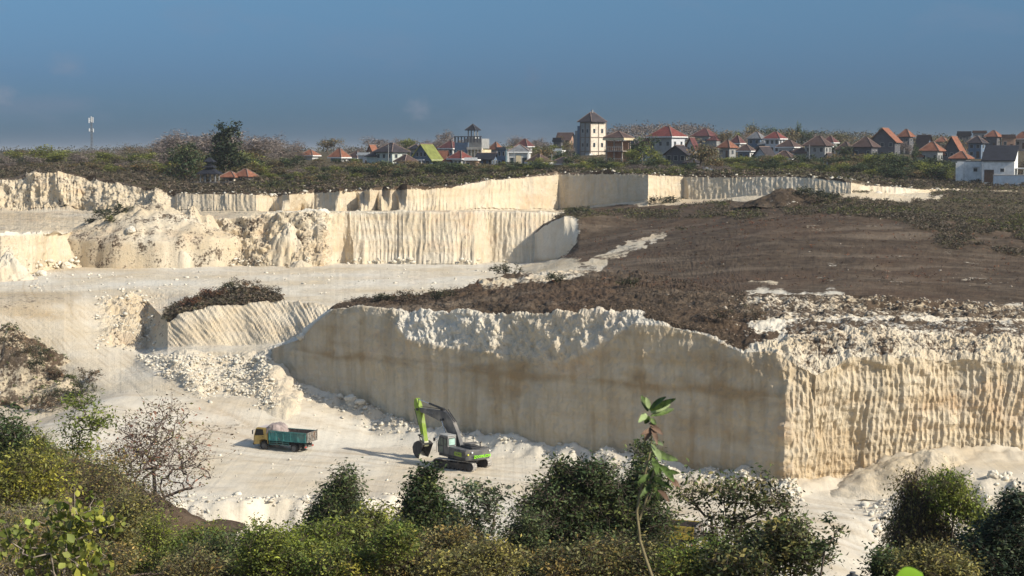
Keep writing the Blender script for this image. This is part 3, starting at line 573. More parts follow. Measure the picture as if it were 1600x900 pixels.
def in_lobes(lobes, n, rg, shell=.55, tail=.5):
    """points in a set of ellipsoids (cx, cy, cz, rx, ry, rz), mostly in their outer shell"""
    L = np.array(lobes, float); v = L[:, 3] * L[:, 4] * L[:, 5]; p = v ** .75 / np.sum(v ** .75)
    k = rg.choice(len(L), n, p=p); u = rg.normal(size=(n, 3)); u /= np.linalg.norm(u, axis=1, keepdims=True)
    r = shell + (1 - shell) * rg.random((n, 1)) ** .7
    r = np.where(rg.random((n, 1)) < .25, rg.random((n, 1)) ** .5 * shell, r)
    r = r * (1 + tail * rg.random((n, 1)) ** 5) * (1 + .16 * np.sin(u[:, :1] * 5 + k[:, None]) * np.cos(u[:, 2:3] * 6 + 2 * k[:, None]))
    return L[k, :3] + u * r * L[k, 3:6]
BARK = paint('bark', (.13, .10, .075), .9, .35, 6, bump=.5)
BARKPALE = paint('pale_bark', (.30, .25, .20), .9, .3, 6, bump=.5)
def jitter_tint(n, rg, cols, var=.25):
    c = np.array(cols, float); k = rg.integers(0, len(c), n); return np.clip(c[k] * (1 + var * rg.normal(size=(n, 1))), .02, 3)
def plant_mesh(lobes, nclus, per, leaf, spread, rg, cols, base, top, r0, aspect=.45, droop=.0, wig=.12, var=.25, twigs=True, six=False, upbias=.35):
    cl = in_lobes(lobes, nclus, rg)
    segs = grow(np.array(base, float), np.array(top, float), cl, rg, r0, wig)
    # clumps tinted together so that light and dark masses form
    ct = jitter_tint(nclus, rg, cols, var)
    k = np.repeat(np.arange(nclus), per); cen = cl[k] + rg.normal(size=(len(k), 3)) * spread * np.array([1, 1, .75])
    cen[:, 2] -= droop * np.abs(rg.normal(size=len(k))) * spread
    tint = ct[k] * (1 + .22 * rg.normal(size=(len(k), 1)))
    sz = leaf * (.7 + .6 * rg.random(len(k))) * (.7 + .75 * rg.random(nclus) ** 1.5)[k]
    V, F, T = leaf_arrays(cen, sz, rg, aspect, droop=droop, tint=np.clip(tint, .05, 3), six=six, upbias=upbias)
    if twigs:      # fine twigs carrying the leaves
        ends = cl[k[::4]] ; tg = np.concatenate([ends, cen[::4], np.full((len(ends), 1), r0 * .05), np.full((len(ends), 1), r0 * .03)], 1); segs = np.concatenate([segs, tg])
    return (V, F, T), segs
def make_plant(name, label, cat, lobes_px, Y, nclus, per, leaf, spread, cols, mat, basepx, r0=.08, toppx=None, seed=0, bark=None, group=None, depth=1.0, ground=None, crown='crown', stem='trunk', **kw):
    rg = np.random.default_rng(seed + 1000); mpp = Y / FPX
    lobes = []
    for (px, py, rx, ry) in lobes_px:
        c = P(px, py, Y + rg.normal() * rx * mpp * .35 * depth); lobes.append((*c, rx * mpp, rx * mpp * depth, ry * mpp))
    b = P(basepx[0], basepx[1] if len(basepx) > 1 else 900, Y); bz = gz(b[0], Y) if ground is None else ground; b = np.array([b[0], Y, bz - .1])
    tp = P(*(toppx or (lobes_px[0][0], lobes_px[0][1] + lobes_px[0][3] * .4)), Y)
    (V, F, T), segs = plant_mesh(lobes, nclus, per, leaf, spread, rg, cols, b, tp, r0, **kw)
    e = empty(name, tuple(b), label, cat, group=group)
    o1 = meshobj(crown, V - b, F, mat, parent=e, attr={'tint': T})
    TV, TF = tubes(segs); o2 = meshobj(stem, TV - b, TF, bark or BARK, parent=e, smooth=True)
    return e
GREEN = leafmat('leaf_green', (.185, .225, .055), .35); DARKG = leafmat('leaf_dark', (.088, .118, .044), .28); OLIVE = leafmat('leaf_olive', (.215, .20, .085), .3)
YELG = leafmat('leaf_yellow_green', (.24, .26, .06), .3); DRY = leafmat('leaf_dry', (.15, .115, .08), .1); GREYL = leafmat('leaf_grey_green', (.16, .185, .10), .25)
W = (1, 1, 1)
G1 = [(1, 1, 1), (1.3, 1.25, .8), (.7, .75, .7), (1.5, 1.35, .9)]
G2 = [(1, 1, 1), (.7, .8, .8), (1.5, 1.3, 1.0), (.55, .6, .6)]
G3 = [(1, 1, 1), (1.4, 1.25, 1.1), (.7, .7, .7), (1.55, 1.15, .85), (.8, .95, .7)]
# --- left side
make_plant('bare_tree', 'wide nearly leafless tree with reddish grey twigs beside the haul road', 'tree', [(250, 700, 75, 62), (210, 690, 55, 50), (300, 715, 48, 50), (190, 740, 50, 50), (255, 640, 40, 18)], 84, 420, 7, .16, .42, [(1, .9, .75), (.9, 1.1, .6), (1.3, .8, .7)], DRY, (232, 850), .17, (240, 730), seed=1, bark=paint('twig_bark', (.17, .13, .11), .9, .3, 6), wig=.2)
make_plant('young_tree', 'slim young tree with a sparse light green top above the brown earth', 'tree', [(128, 628, 22, 14), (148, 655, 26, 16), (112, 672, 22, 20), (130, 700, 22, 22)], 80, 70, 22, .20, .32, G1, GREEN, (105, 740), .06, (125, 680), seed=2)
make_plant('bush', 'grey green bush at the left edge of the photo, level with the brown earth', 'bush', [(12, 672, 24, 34), (30, 700, 34, 30), (2, 715, 40, 40)], 78, 130, 34, .20, .4, G2, DARKG, (10, 800), .08, seed=3)
make_plant('bush', 'yellow green bush just below the brown earth at far left', 'bush', [(38, 738, 46, 32), (15, 765, 40, 40), (70, 760, 40, 30)], 68, 170, 40, .15, .36, G1, leafmat('leaf_mid', (.24, .24, .06), .35), (35, 840), .08, seed=4)
make_plant('bush', 'brown and olive dry bush between the brown earth and the leafless tree', 'bush', [(130, 745, 60, 36), (175, 770, 60, 46), (95, 730, 36, 22)], 74, 230, 30, .13, .42, G3, OLIVE, (150, 850), .08, seed=5)
make_plant('bush', 'tangled grey olive bush in the bottom left corner', 'bush', [(30, 830, 70, 45), (10, 880, 70, 50), (90, 870, 60, 45)], 50, 260, 44, .10, .26, G3, OLIVE, (40, 960), .07, seed=6, bark=BARKPALE)
make_plant('vine', 'climbing vine with big heart shaped yellow green leaves over pale stems', 'vine', [(115, 790, 34, 34), (140, 820, 38, 30), (60, 845, 40, 40), (90, 800, 26, 26), (165, 810, 18, 22), (120, 865, 50, 28), (25, 830, 30, 22)], 36, 62, 9, .185, .15, [(1, 1, 1), (1.2, 1.1, .8), (.8, .9, .7)], YELG, (110, 960), .045, (105, 840), seed=7, bark=BARKPALE, aspect=.78, droop=1.1, six=True, wig=.3, crown='foliage', stem='stem')
make_plant('bush', 'bright green fine leaved bush below the leafless tree', 'bush', [(225, 830, 48, 26), (195, 865, 60, 42), (260, 870, 48, 40)], 54, 260, 50, .09, .26, G1, GREEN, (230, 960), .07, seed=8)
make_plant('bush', 'thin brown twiggy bush hanging under the leafless tree', 'bush', [(215, 785, 40, 34), (255, 790, 34, 34), (180, 800, 30, 30)], 66, 150, 12, .12, .36, [(1, .9, .8), (.8, 1, .6)], DRY, (225, 880), .07, seed=9, wig=.25)
# --- centre
make_plant('bush', 'dark round bush in front of the white rubble bank', 'bush', [(350, 868, 50, 30), (400, 880, 50, 36), (320, 890, 44, 30)], 50, 230, 50, .115, .26, G2, DARKG, (360, 960), .07, seed=10)
make_plant('slender_tree', 'slender dark feathery tree leaning right, its tip on the white floor', 'tree', [(542, 748, 16, 16), (534, 772, 28, 24), (520, 795, 30, 26), (505, 815, 34, 24), (545, 800, 22, 26)], 62, 260, 46, .17, .26, G2, DARKG, (505, 900), .10, (530, 790), seed=11, droop=.2, aspect=.28)
make_plant('bush', 'broad sunlit green bush under the slender feathery tree', 'bush', [(470, 860, 48, 34), (430, 880, 50, 36), (510, 850, 44, 30), (500, 890, 60, 34)], 47, 430, 54, .105, .22, G1, GREEN, (480, 960), .08, seed=12)
make_plant('bush', 'olive green bush between the slender tree and the cone shaped tree', 'bush', [(575, 850, 48, 38), (610, 880, 56, 40), (560, 885, 50, 36), (585, 815, 30, 20)], 48, 420, 50, .105, .23, G1, leafmat('leaf_olive_green', (.17, .19, .06), .3), (585, 960), .08, seed=13)
make_plant('conical_tree', 'cone shaped dark tree pointing up below the excavator', 'tree', [(665, 742, 13, 14), (664, 765, 23, 18), (662, 790, 34, 20), (664, 818, 42, 22), (690, 812, 28, 20), (655, 845, 50, 24)], 52, 420, 40, .13, .20, G2, DARKG, (668, 940), .10, (665, 770), seed=14)
make_plant('bush', 'dark brown green bush at the foot of the cone shaped tree', 'bush', [(650, 875, 56, 34), (705, 865, 40, 36), (690, 895, 50, 34)], 46, 340, 48, .10, .22, G3, leafmat('leaf_brown_green', (.16, .155, .065), .2), (670, 960), .07, seed=15)
make_plant('sapling', 'sparse grey green sapling with see-through crown right of the cone shaped tree', 'tree', [(735, 765, 22, 16), (762, 775, 22, 18), (745, 800, 26, 20), (770, 810, 14, 22), (725, 830, 26, 24), (752, 845, 26, 20)], 48, 120, 19, .135, .19, G2, GREYL, (735, 950), .07, (745, 800), seed=16)
make_plant('broad_tree', 'big dark rounded tree standing in front of the shaded rock face', 'tree', [(885, 748, 34, 30), (930, 742, 26, 24), (860, 790, 48, 34), (915, 790, 58, 40), (970, 790, 50, 48), (1010, 760, 22, 44), (1010, 820, 44, 44), (850, 840, 50, 36), (930, 850, 70, 40)], 56, 900, 40, .14, .25, G2, DARKG, (920, 960), .16, (920, 800), seed=17)
make_plant('bush', 'purplish dark bush with pale leaf backs left of the big rounded tree', 'bush', [(822, 830, 30, 34), (810, 870, 40, 36), (850, 885, 50, 30)], 50, 210, 36, .12, .2, [(1, 1, 1), (.7, .7, .8), (1.8, 1.5, 1.6)], DARKG, (820, 960), .07, seed=18)
make_plant('bush', 'low olive thicket along the bottom edge under the big rounded tree', 'bush', [(900, 885, 60, 28), (970, 880, 60, 34), (1035, 880, 44, 30)], 44, 330, 46, .10, .2, G3, leafmat('leaf_brown_green', (.16, .155, .065)), (960, 960), .07, seed=19)
# --- right
make_plant('open_tree', 'open branching tree with large leaves and gaps showing the white floor', 'tree', [(1085, 765, 30, 26), (1130, 775, 38, 32), (1180, 765, 42, 30), (1215, 790, 30, 30), (1120, 830, 46, 28), (1185, 830, 44, 36)], 44, 210, 15, .135, .17, G3, leafmat('leaf_mid_dark', (.10, .115, .045), .2), (1150, 960), .10, (1150, 830), seed=20, droop=.3)
make_plant('bush', 'leafy bush with reddish brown leaves in front of the open branching tree', 'bush', [(1235, 830, 40, 30), (1215, 865, 54, 34), (1270, 865, 32, 30), (1160, 880, 60, 26)], 40, 330, 24, .125, .18, G3, leafmat('leaf_mid_dark', (.10, .115, .045), .2), (1225, 960), .07, seed=21)
make_plant('sprig', 'lone leafy sprig sticking out over the pale floor', 'plant', [(1302, 832, 12, 8), (1318, 826, 9, 6), (1296, 812, 6, 8), (1284, 850, 14, 8)], 38, 26, 9, .12, .09, G2, DARKG, (1262, 960), .028, (1290, 850), seed=22, crown='foliage', stem='stem')
make_plant('draped_tree', 'dead tree trunk draped in brown and green climbing plants', 'tree', [(1428, 760, 20, 30), (1440, 800, 34, 44), (1420, 830, 30, 44), (1460, 850, 38, 44)], 50, 420, 30, .095, .24, [(1, .95, .9), (1.3, 1.1, .9), (.7, .8, .6)], OLIVE, (1432, 950), .13, (1428, 745), seed=23, droop=1.4, bark=paint('dead_bark', (.10, .075, .06), .9, .3, 6))
make_plant('creeper', 'green creeper arching right from the draped trunk like a canopy', 'plant', [(1475, 752, 32, 16), (1500, 775, 24, 22), (1480, 785, 22, 14), (1515, 800, 18, 22), (1550, 815, 30, 18), (1530, 845, 28, 24)], 49, 250, 36, .10, .19, G1, GREEN, (1500, 950), .06, (1490, 790), seed=24, droop=.6, crown='foliage', stem='stem')
make_plant('bush', 'dark bush with glossy leaves in the bottom right corner', 'bush', [(1590, 790, 24, 20), (1575, 835, 36, 34), (1540, 870, 44, 34), (1600, 880, 40, 44)], 46, 420, 40, .125, .2, G2, leafmat('leaf_blue_dark', (.042, .064, .036), .15), (1570, 960), .07, seed=25)
make_plant('bush', 'small dark glossy shrub at the bottom, left of the draped trunk', 'bush', [(1385, 875, 26, 14), (1400, 892, 40, 22), (1368, 888, 18, 14)], 46, 120, 22, .12, .16, G2, DARKG, (1390, 960), .05, seed=26)
make_plant('bush', 'narrow dark bush right behind the tall near stem', 'bush', [(1012, 705, 12, 18), (1004, 740, 18, 22), (1022, 760, 20, 24)], 60, 90, 40, .13, .2, G2, DARKG, (1010, 900), .06, seed=27)
make_plant('bush', 'grey bush under the climbing vine, against the bottom edge', 'bush', [(150, 880, 60, 30), (300, 885, 40, 26)], 44, 200, 40, .085, .22, G3, OLIVE, (180, 960), .06, seed=28)
for i, a in enumerate([
 ([(150, 850, 60, 40), (200, 800, 30, 30)], 48, 'OLIVE', 'olive bush behind the climbing vine', 300), ([(320, 850, 34, 26), (290, 880, 40, 30)], 52, 'GREEN', 'light green bush left of the dark round bush', 230),
 ([(410, 850, 34, 26), (440, 885, 40, 26)], 45, 'GREEN', 'yellowish bush right of the dark round bush', 220), ([(540, 885, 44, 26), (620, 845, 26, 22)], 44, 'GREEN', 'bright green low bush between the two olive bushes', 240),
 ([(720, 890, 50, 26), (775, 875, 34, 28)], 42, 'OLIVE', 'dull olive bush below the sparse grey green sapling', 230), ([(1080, 885, 50, 24), (1120, 878, 34, 26)], 41, 'GREEN', 'low green bush at the foot of the open branching tree', 230),
 ([(1470, 890, 50, 24), (1440, 880, 34, 24)], 42, 'OLIVE', 'olive bush at the foot of the draped trunk', 200), ([(60, 700, 24, 22), (80, 720, 30, 20)], 76, 'GREEN', 'small fresh green bush on the brown earth at left', 110)]):
    make_plant('bush', a[3], 'bush', a[0], a[1], a[4], 42, .10, .20, [G1, G3][i % 2], {'GREEN': GREEN, 'OLIVE': OLIVE}[a[2]], (a[0][0][0], 960), .06, seed=60 + i)
# --- tall near stem with blurred leaves
def blade(L, Wd, fold, curl, n=7):
    """a leaf blade with a midrib fold and curl, base at origin, along +x"""
    t = np.linspace(0, 1, n); w = Wd * np.sin(np.pi * np.clip(t, .04, .97)) ** .7; z = -curl * t ** 2 * L
    V = []; 
    for i in range(n): V += [(t[i] * L, w[i] * .5, z[i] + fold * w[i] * .5), (t[i] * L, 0, z[i]), (t[i] * L, -w[i] * .5, z[i] + fold * w[i] * .5)]
    F = []
    for i in range(n - 1):
        for k in (0, 1): F.append((3 * i + k, 3 * i + 3 + k, 3 * i + 4 + k, 3 * i + 1 + k))
    return np.array(V), F
def near_stem():
    Y = 4.2; pts = [(1020, 905), (1008, 870), (1000, 845), (995, 800), (1000, 770), (1008, 740), (1014, 715), (1018, 690), (1017, 655)]
    Pw = [P(a, b, Y) for a, b in pts]; base = Pw[0] - np.array([0, 0, .9]); Pw = [base] + Pw
    e = empty('near_plant', tuple(base), 'tall thin stem with a few curled green leaves rising close to the camera', 'plant')
    m = Y / FPX; sg = [[*(Pw[i] - base), *(Pw[i + 1] - base), (5.0 - .42 * i) * m * .62, (5.0 - .42 * (i + 1)) * m * .62] for i in range(len(Pw) - 1)]
    q = [P(a, b, Y) - base for a, b in ((999, 812), (1007, 790), (1013, 765), (1020, 742), (1024, 728))]
    sg += [[*q[i], *q[i + 1], 2.2 * m, 1.9 * m] for i in range(4)]
    TV, TF = tubes(np.array(sg), 7); meshobj('stem', TV, TF, paint('green_brown_stem', (.23, .19, .10), .7, .2, 30), parent=e, smooth=True)
    gm = paint('near_leaf_green', (.075, .115, .026), .6, .45, 60); bm = paint('near_leaf_brown', (.16, .10, .065), .7, .3, 30); lm = paint('near_leaf_pale', (.26, .32, .14), .6, .2, 30)
    L = [(1012, 643, 1003, 619, 12, gm, .1), (1014, 640, 1010, 622, 9, lm, .1), (1015, 640, 1038, 621, 11, gm, .1), (1016, 642, 1054, 624, 11, gm, .0), (1017, 645, 1046, 632, 10, lm, .1), (1017, 650, 1052, 638, 11, gm, .3), (1010, 647, 1002, 655, 10, lm, .4), (1014, 650, 1008, 662, 9, gm, .5), (1014, 654, 1026, 662, 9, gm, .5),
         (1014, 662, 1028, 666, 9, bm, .8), (1016, 666, 1034, 674, 10, bm, .9), (1016, 668, 1010, 686, 10, bm, .8), (1018, 670, 1028, 684, 9, bm, 1.0), (1016, 672, 1006, 676, 7, bm, .9),
         (1018, 690, 1034, 692, 9, lm, .4), (1018, 694, 1024, 704, 9, lm, .4), (1020, 698, 1032, 716, 12, lm, .3), (1022, 706, 1044, 712, 10, gm, .3), (1024, 712, 1058, 718, 12, gm, .2), (1020, 716, 1028, 734, 12, gm, .5), (1022, 722, 1036, 742, 13, gm, .5), (1030, 726, 1052, 746, 14, gm, .4), (1036, 738, 1060, 738, 9, gm, .3), (1040, 742, 1056, 752, 9, bm, .6),
         (1016, 742, 1000, 752, 10, gm, .8), (1016, 748, 1034, 750, 11, gm, .9), (1020, 752, 1046, 754, 10, gm, .7), (1022, 762, 1034, 780, 12, gm, .8), (1028, 766, 1044, 776, 9, bm, .8), (1046, 746, 1062, 758, 8, bm, .6), (1018, 756, 1006, 770, 9, gm, .8), (1024, 730, 1016, 746, 10, gm, .7)]
    for (a, b, c, d, w, mt, curl) in L:
        p = P(a, b, Y) - base; q = P(c, d, Y - .02 + .04 * ((a * 7) % 5 - 2) / 2) - base; ln = np.linalg.norm(q - p)
        V, F = blade(ln * 1.05, w * m, .45, curl * .4); ex = (q - p) / ln; up = np.array([.25, -.75, .5]); ez = up - ex * np.dot(up, ex); ez /= np.linalg.norm(ez); ey = np.cross(ez, ex)
        meshobj('leaf', p + V[:, :1] * ex + V[:, 1:2] * ey + V[:, 2:] * ez, F, mt, parent=e, smooth=True)
near_stem()
def near_leaf():
    Y = 2.2; c = P(1421, 912, Y); e = empty('near_plant', tuple(c - np.array([0, 0, .8])), 'bright green rounded leaf tip poking up at the bottom edge', 'plant')
    m = Y / FPX; V, F = blade(44 * m, 34 * m, .25, .1, 10)
    b = P(1400, 906, Y); ex = np.array([.9, 0, .22]); ex /= np.linalg.norm(ex); up = np.array([.1, -.6, .8]); ez = up - ex * np.dot(up, ex); ez /= np.linalg.norm(ez); ey = np.cross(ez, ex); o = c - np.array([0, 0, .8])
    meshobj('leaf', b - o + V[:, :1] * ex + V[:, 1:2] * ey + V[:, 2:] * ez, F, paint('near_leaf_bright', (.20, .36, .02), .45, .1, 20), parent=e, smooth=True)
    sg = [[0, 0, 0, *(b - o), 2.4 * m, 2.0 * m]]; TV, TF = tubes(np.array(sg), 7); meshobj('stem', TV, TF, paint('green_brown_stem', (.23, .19, .10)), parent=e, smooth=True)
near_leaf()
# ================================================================ town on the skyline
def vcat(parts):
    V, F, n = [], [], 0
    for v, f in parts: V += list(map(tuple, v)); F += [tuple(i + n for i in q) for q in f]; n += len(v)
    return V, F
def bxm(x0, x1, y0, y1, z0, z1):
    return ([(x0, y0, z0), (x1, y0, z0), (x1, y1, z0), (x0, y1, z0), (x0, y0, z1), (x1, y0, z1), (x1, y1, z1), (x0, y1, z1)],
            [(0, 3, 2, 1), (4, 5, 6, 7), (0, 1, 5, 4), (1, 2, 6, 5), (2, 3, 7, 6), (3, 0, 4, 7)])
def tubem(p, q, r, r2=None, sides=6):
    V, F = tubes(np.array([[*p, *q, r, r if r2 is None else r2]]), sides); n = len(V)
    F = [tuple(f) for f in F]; F += [tuple(range(sides))[::-1], tuple(range(sides, 2 * sides))]; return V.tolist(), F
def wallmat(n, c, d=(.16, .14, .12), amt=.3): return paint('wall_' + n, c, .85, .10, 1.2, dirt=d, dirt_amt=amt)
def roofmat(n, c):
    nm = 'roof_' + n
    if nm in _pm: return _pm[nm]
    m, nt, b = newmat(nm); t = nt.nodes.new('ShaderNodeTexCoord').outputs['Object']
    n1 = noise(nt, t, .9, 5); n2 = noise(nt, t, 6, 3)
    c1 = mixc(nt, mrange(nt, n1, .3, .7), tuple(x * .72 for x in c), tuple(min(1, x * 1.2) for x in c)); c1 = mixc(nt, mrange(nt, n2, .5, .8, 0, .5), c1, tuple(x * .5 for x in c))
    nt.links.new(c1, b.inputs['Base Color']); b.inputs['Roughness'].default_value = .8
    wv = nt.nodes.new('ShaderNodeTexWave'); wv.bands_direction = 'Z'; wv.inputs['Scale'].default_value = 1.6; wv.inputs['Distortion'].default_value = .6; nt.links.new(t, wv.inputs[0])
    bp = nt.nodes.new('ShaderNodeBump'); bp.inputs['Strength'].default_value = .6; bp.inputs['Distance'].default_value = .06; nt.links.new(wv.outputs[1], bp.inputs['Height']); nt.links.new(bp.outputs[0], b.inputs['Normal'])
    _pm[nm] = m; return m
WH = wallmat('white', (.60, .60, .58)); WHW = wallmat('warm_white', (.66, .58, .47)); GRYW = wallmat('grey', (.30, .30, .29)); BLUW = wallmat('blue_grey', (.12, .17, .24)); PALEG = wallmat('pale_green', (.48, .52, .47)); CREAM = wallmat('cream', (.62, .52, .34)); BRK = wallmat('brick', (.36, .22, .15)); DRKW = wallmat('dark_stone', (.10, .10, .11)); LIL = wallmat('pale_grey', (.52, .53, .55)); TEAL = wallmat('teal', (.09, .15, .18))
RO = roofmat('orange', (.25, .105, .062)); RR = roofmat('red', (.19, .055, .045)); RB = roofmat('brown', (.085, .055, .047)); RD = roofmat('dark', (.050, .042, .045)); RG = roofmat('green', (.20, .22, .06)); RGY = roofmat('grey', (.17, .175, .18)); RMR = roofmat('maroon', (.12, .045, .042)); RBK = roofmat('black', (.022, .024, .032))
CAP = paint('ridge_cap', (.24, .17, .14), .8, .2); FAS = paint('white_trim', (.74, .73, .70), .7, .08)
FRM = paint('window_frame', (.42, .40, .36), .7, .1); 
def glassmat():
    m, nt, b = newmat('window_glass'); b.inputs['Base Color'].default_value = (.03, .04, .05, 1); b.inputs['Roughness'].default_value = .12; b.inputs['Specular IOR Level'].default_value = .6; return m
GLS = glassmat(); DOORM = paint('door_wood', (.10, .065, .045), .7, .2)
def roof_hip(w, d, z, h, ov=.55, th=.14):
    W2, D2 = w / 2 + ov, d / 2 + ov
    if W2 >= D2: a, b = (-(W2 - D2), 0), (W2 - D2, 0)
    else: a, b = (0, -(D2 - W2)), (0, D2 - W2)
    z0 = z - .05
    V = [(-W2, -D2, z0), (W2, -D2, z0), (W2, D2, z0), (-W2, D2, z0), (-W2, -D2, z0 + th), (W2, -D2, z0 + th), (W2, D2, z0 + th), (-W2, D2, z0 + th), (*a, z + h), (*b, z + h)]
    F = [(0, 3, 2, 1), (0, 1, 5, 4), (1, 2, 6, 5), (2, 3, 7, 6), (3, 0, 4, 7)]
    if W2 >= D2: F += [(4, 5, 9, 8), (5, 6, 9), (6, 7, 8, 9), (7, 4, 8)]; hips = [(4, 8), (7, 8), (5, 9), (6, 9), (8, 9)]
    else: F += [(4, 5, 8), (5, 6, 9, 8), (6, 7, 9), (7, 4, 8, 9)]; hips = [(4, 8), (5, 8), (6, 9), (7, 9), (8, 9)]
    caps = vcat([tubem(np.array(V[i]) + [0, 0, .03], np.array(V[j]) + [0, 0, .03], .11, sides=5) for i, j in hips if np.linalg.norm(np.array(V[i]) - V[j]) > .1])
    return (V, F), caps
def roof_gable(w, d, z, h, ov=.5, th=.14, axis='y'):
    """ridge along local axis"""
    if axis == 'y': A, B = w / 2 + ov, d / 2 + ov
    else: A, B = d / 2 + ov, w / 2 + ov
    k = h / (A - ov); zl_ = z - ov * k
    V = [(-A, -B, zl_), (0, -B, z + h), (A, -B, zl_), (-A, B, zl_), (0, B, z + h), (A, B, zl_)]
    V += [(x, y, q + th) for x, y, q in V]
    F = [(0, 3, 4, 1)[::-1][::-1], (1, 4, 5, 2), (6, 7, 10, 9), (7, 8, 11, 10), (0, 6, 9, 3), (2, 5, 11, 8), (0, 1, 7, 6), (1, 2, 8, 7), (3, 9, 10, 4), (4, 10, 11, 5)]
    if axis == 'x': V = [(y, -x, q) for x, y, q in V]
    caps = tubem(V[7], V[10], .12, sides=5); return (V, F), caps
def walls(w, d, h, zb=-1.5, gable=None, gh=0):
    V, F = bxm(-w / 2, w / 2, -d / 2, d / 2, zb, h)
    if gable == 'y': V += [(0, -d / 2, h + gh), (0, d / 2, h + gh)]; F = [f for f in F if f != (4, 5, 6, 7)] + [(4, 5, 8), (6, 7, 9), (5, 6, 9, 8), (7, 4, 8, 9)]
    if gable == 'x': V += [(-w / 2, 0, h + gh), (w / 2, 0, h + gh)]; F = [f for f in F if f != (4, 5, 6, 7)] + [(7, 4, 8), (5, 6, 9), (4, 5, 9, 8), (6, 7, 8, 9)]
    return V, F
def add_window(par, x, y, z, ww, wh, face):
    """frame with pane; face 'f' = -y wall at y, 'r' = +x wall at x"""
    t = .07; 
    if face == 'f':
        fr = vcat([bxm(x - ww / 2, x + ww / 2, y - .06, y + .05, z - wh / 2, z - wh / 2 + t), bxm(x - ww / 2, x + ww / 2, y - .06, y + .05, z + wh / 2 - t, z + wh / 2), bxm(x - ww / 2, x - ww / 2 + t, y - .06, y + .05, z - wh / 2 + t, z + wh / 2 - t), bxm(x + ww / 2 - t, x + ww / 2, y - .06, y + .05, z - wh / 2 + t, z + wh / 2 - t)])
        pn = bxm(x - ww / 2 + t, x + ww / 2 - t, y - .025, y + .02, z - wh / 2 + t, z + wh / 2 - t)
    else:
        fr = vcat([bxm(x - .05, x + .06, y - ww / 2, y + ww / 2, z - wh / 2, z - wh / 2 + t), bxm(x - .05, x + .06, y - ww / 2, y + ww / 2, z + wh / 2 - t, z + wh / 2), bxm(x - .05, x + .06, y - ww / 2, y - ww / 2 + t, z - wh / 2 + t, z + wh / 2 - t), bxm(x - .05, x + .06, y + ww / 2 - t, y + ww / 2, z - wh / 2 + t, z + wh / 2 - t)])
        pn = bxm(x - .02, x + .025, y - ww / 2 + t, y + ww / 2 - t, z - wh / 2 + t, z + wh / 2 - t)
    f = meshobj('window', *fr, FRM, parent=par); meshobj('pane', *pn, GLS, parent=f)
xr = random.Random(3)
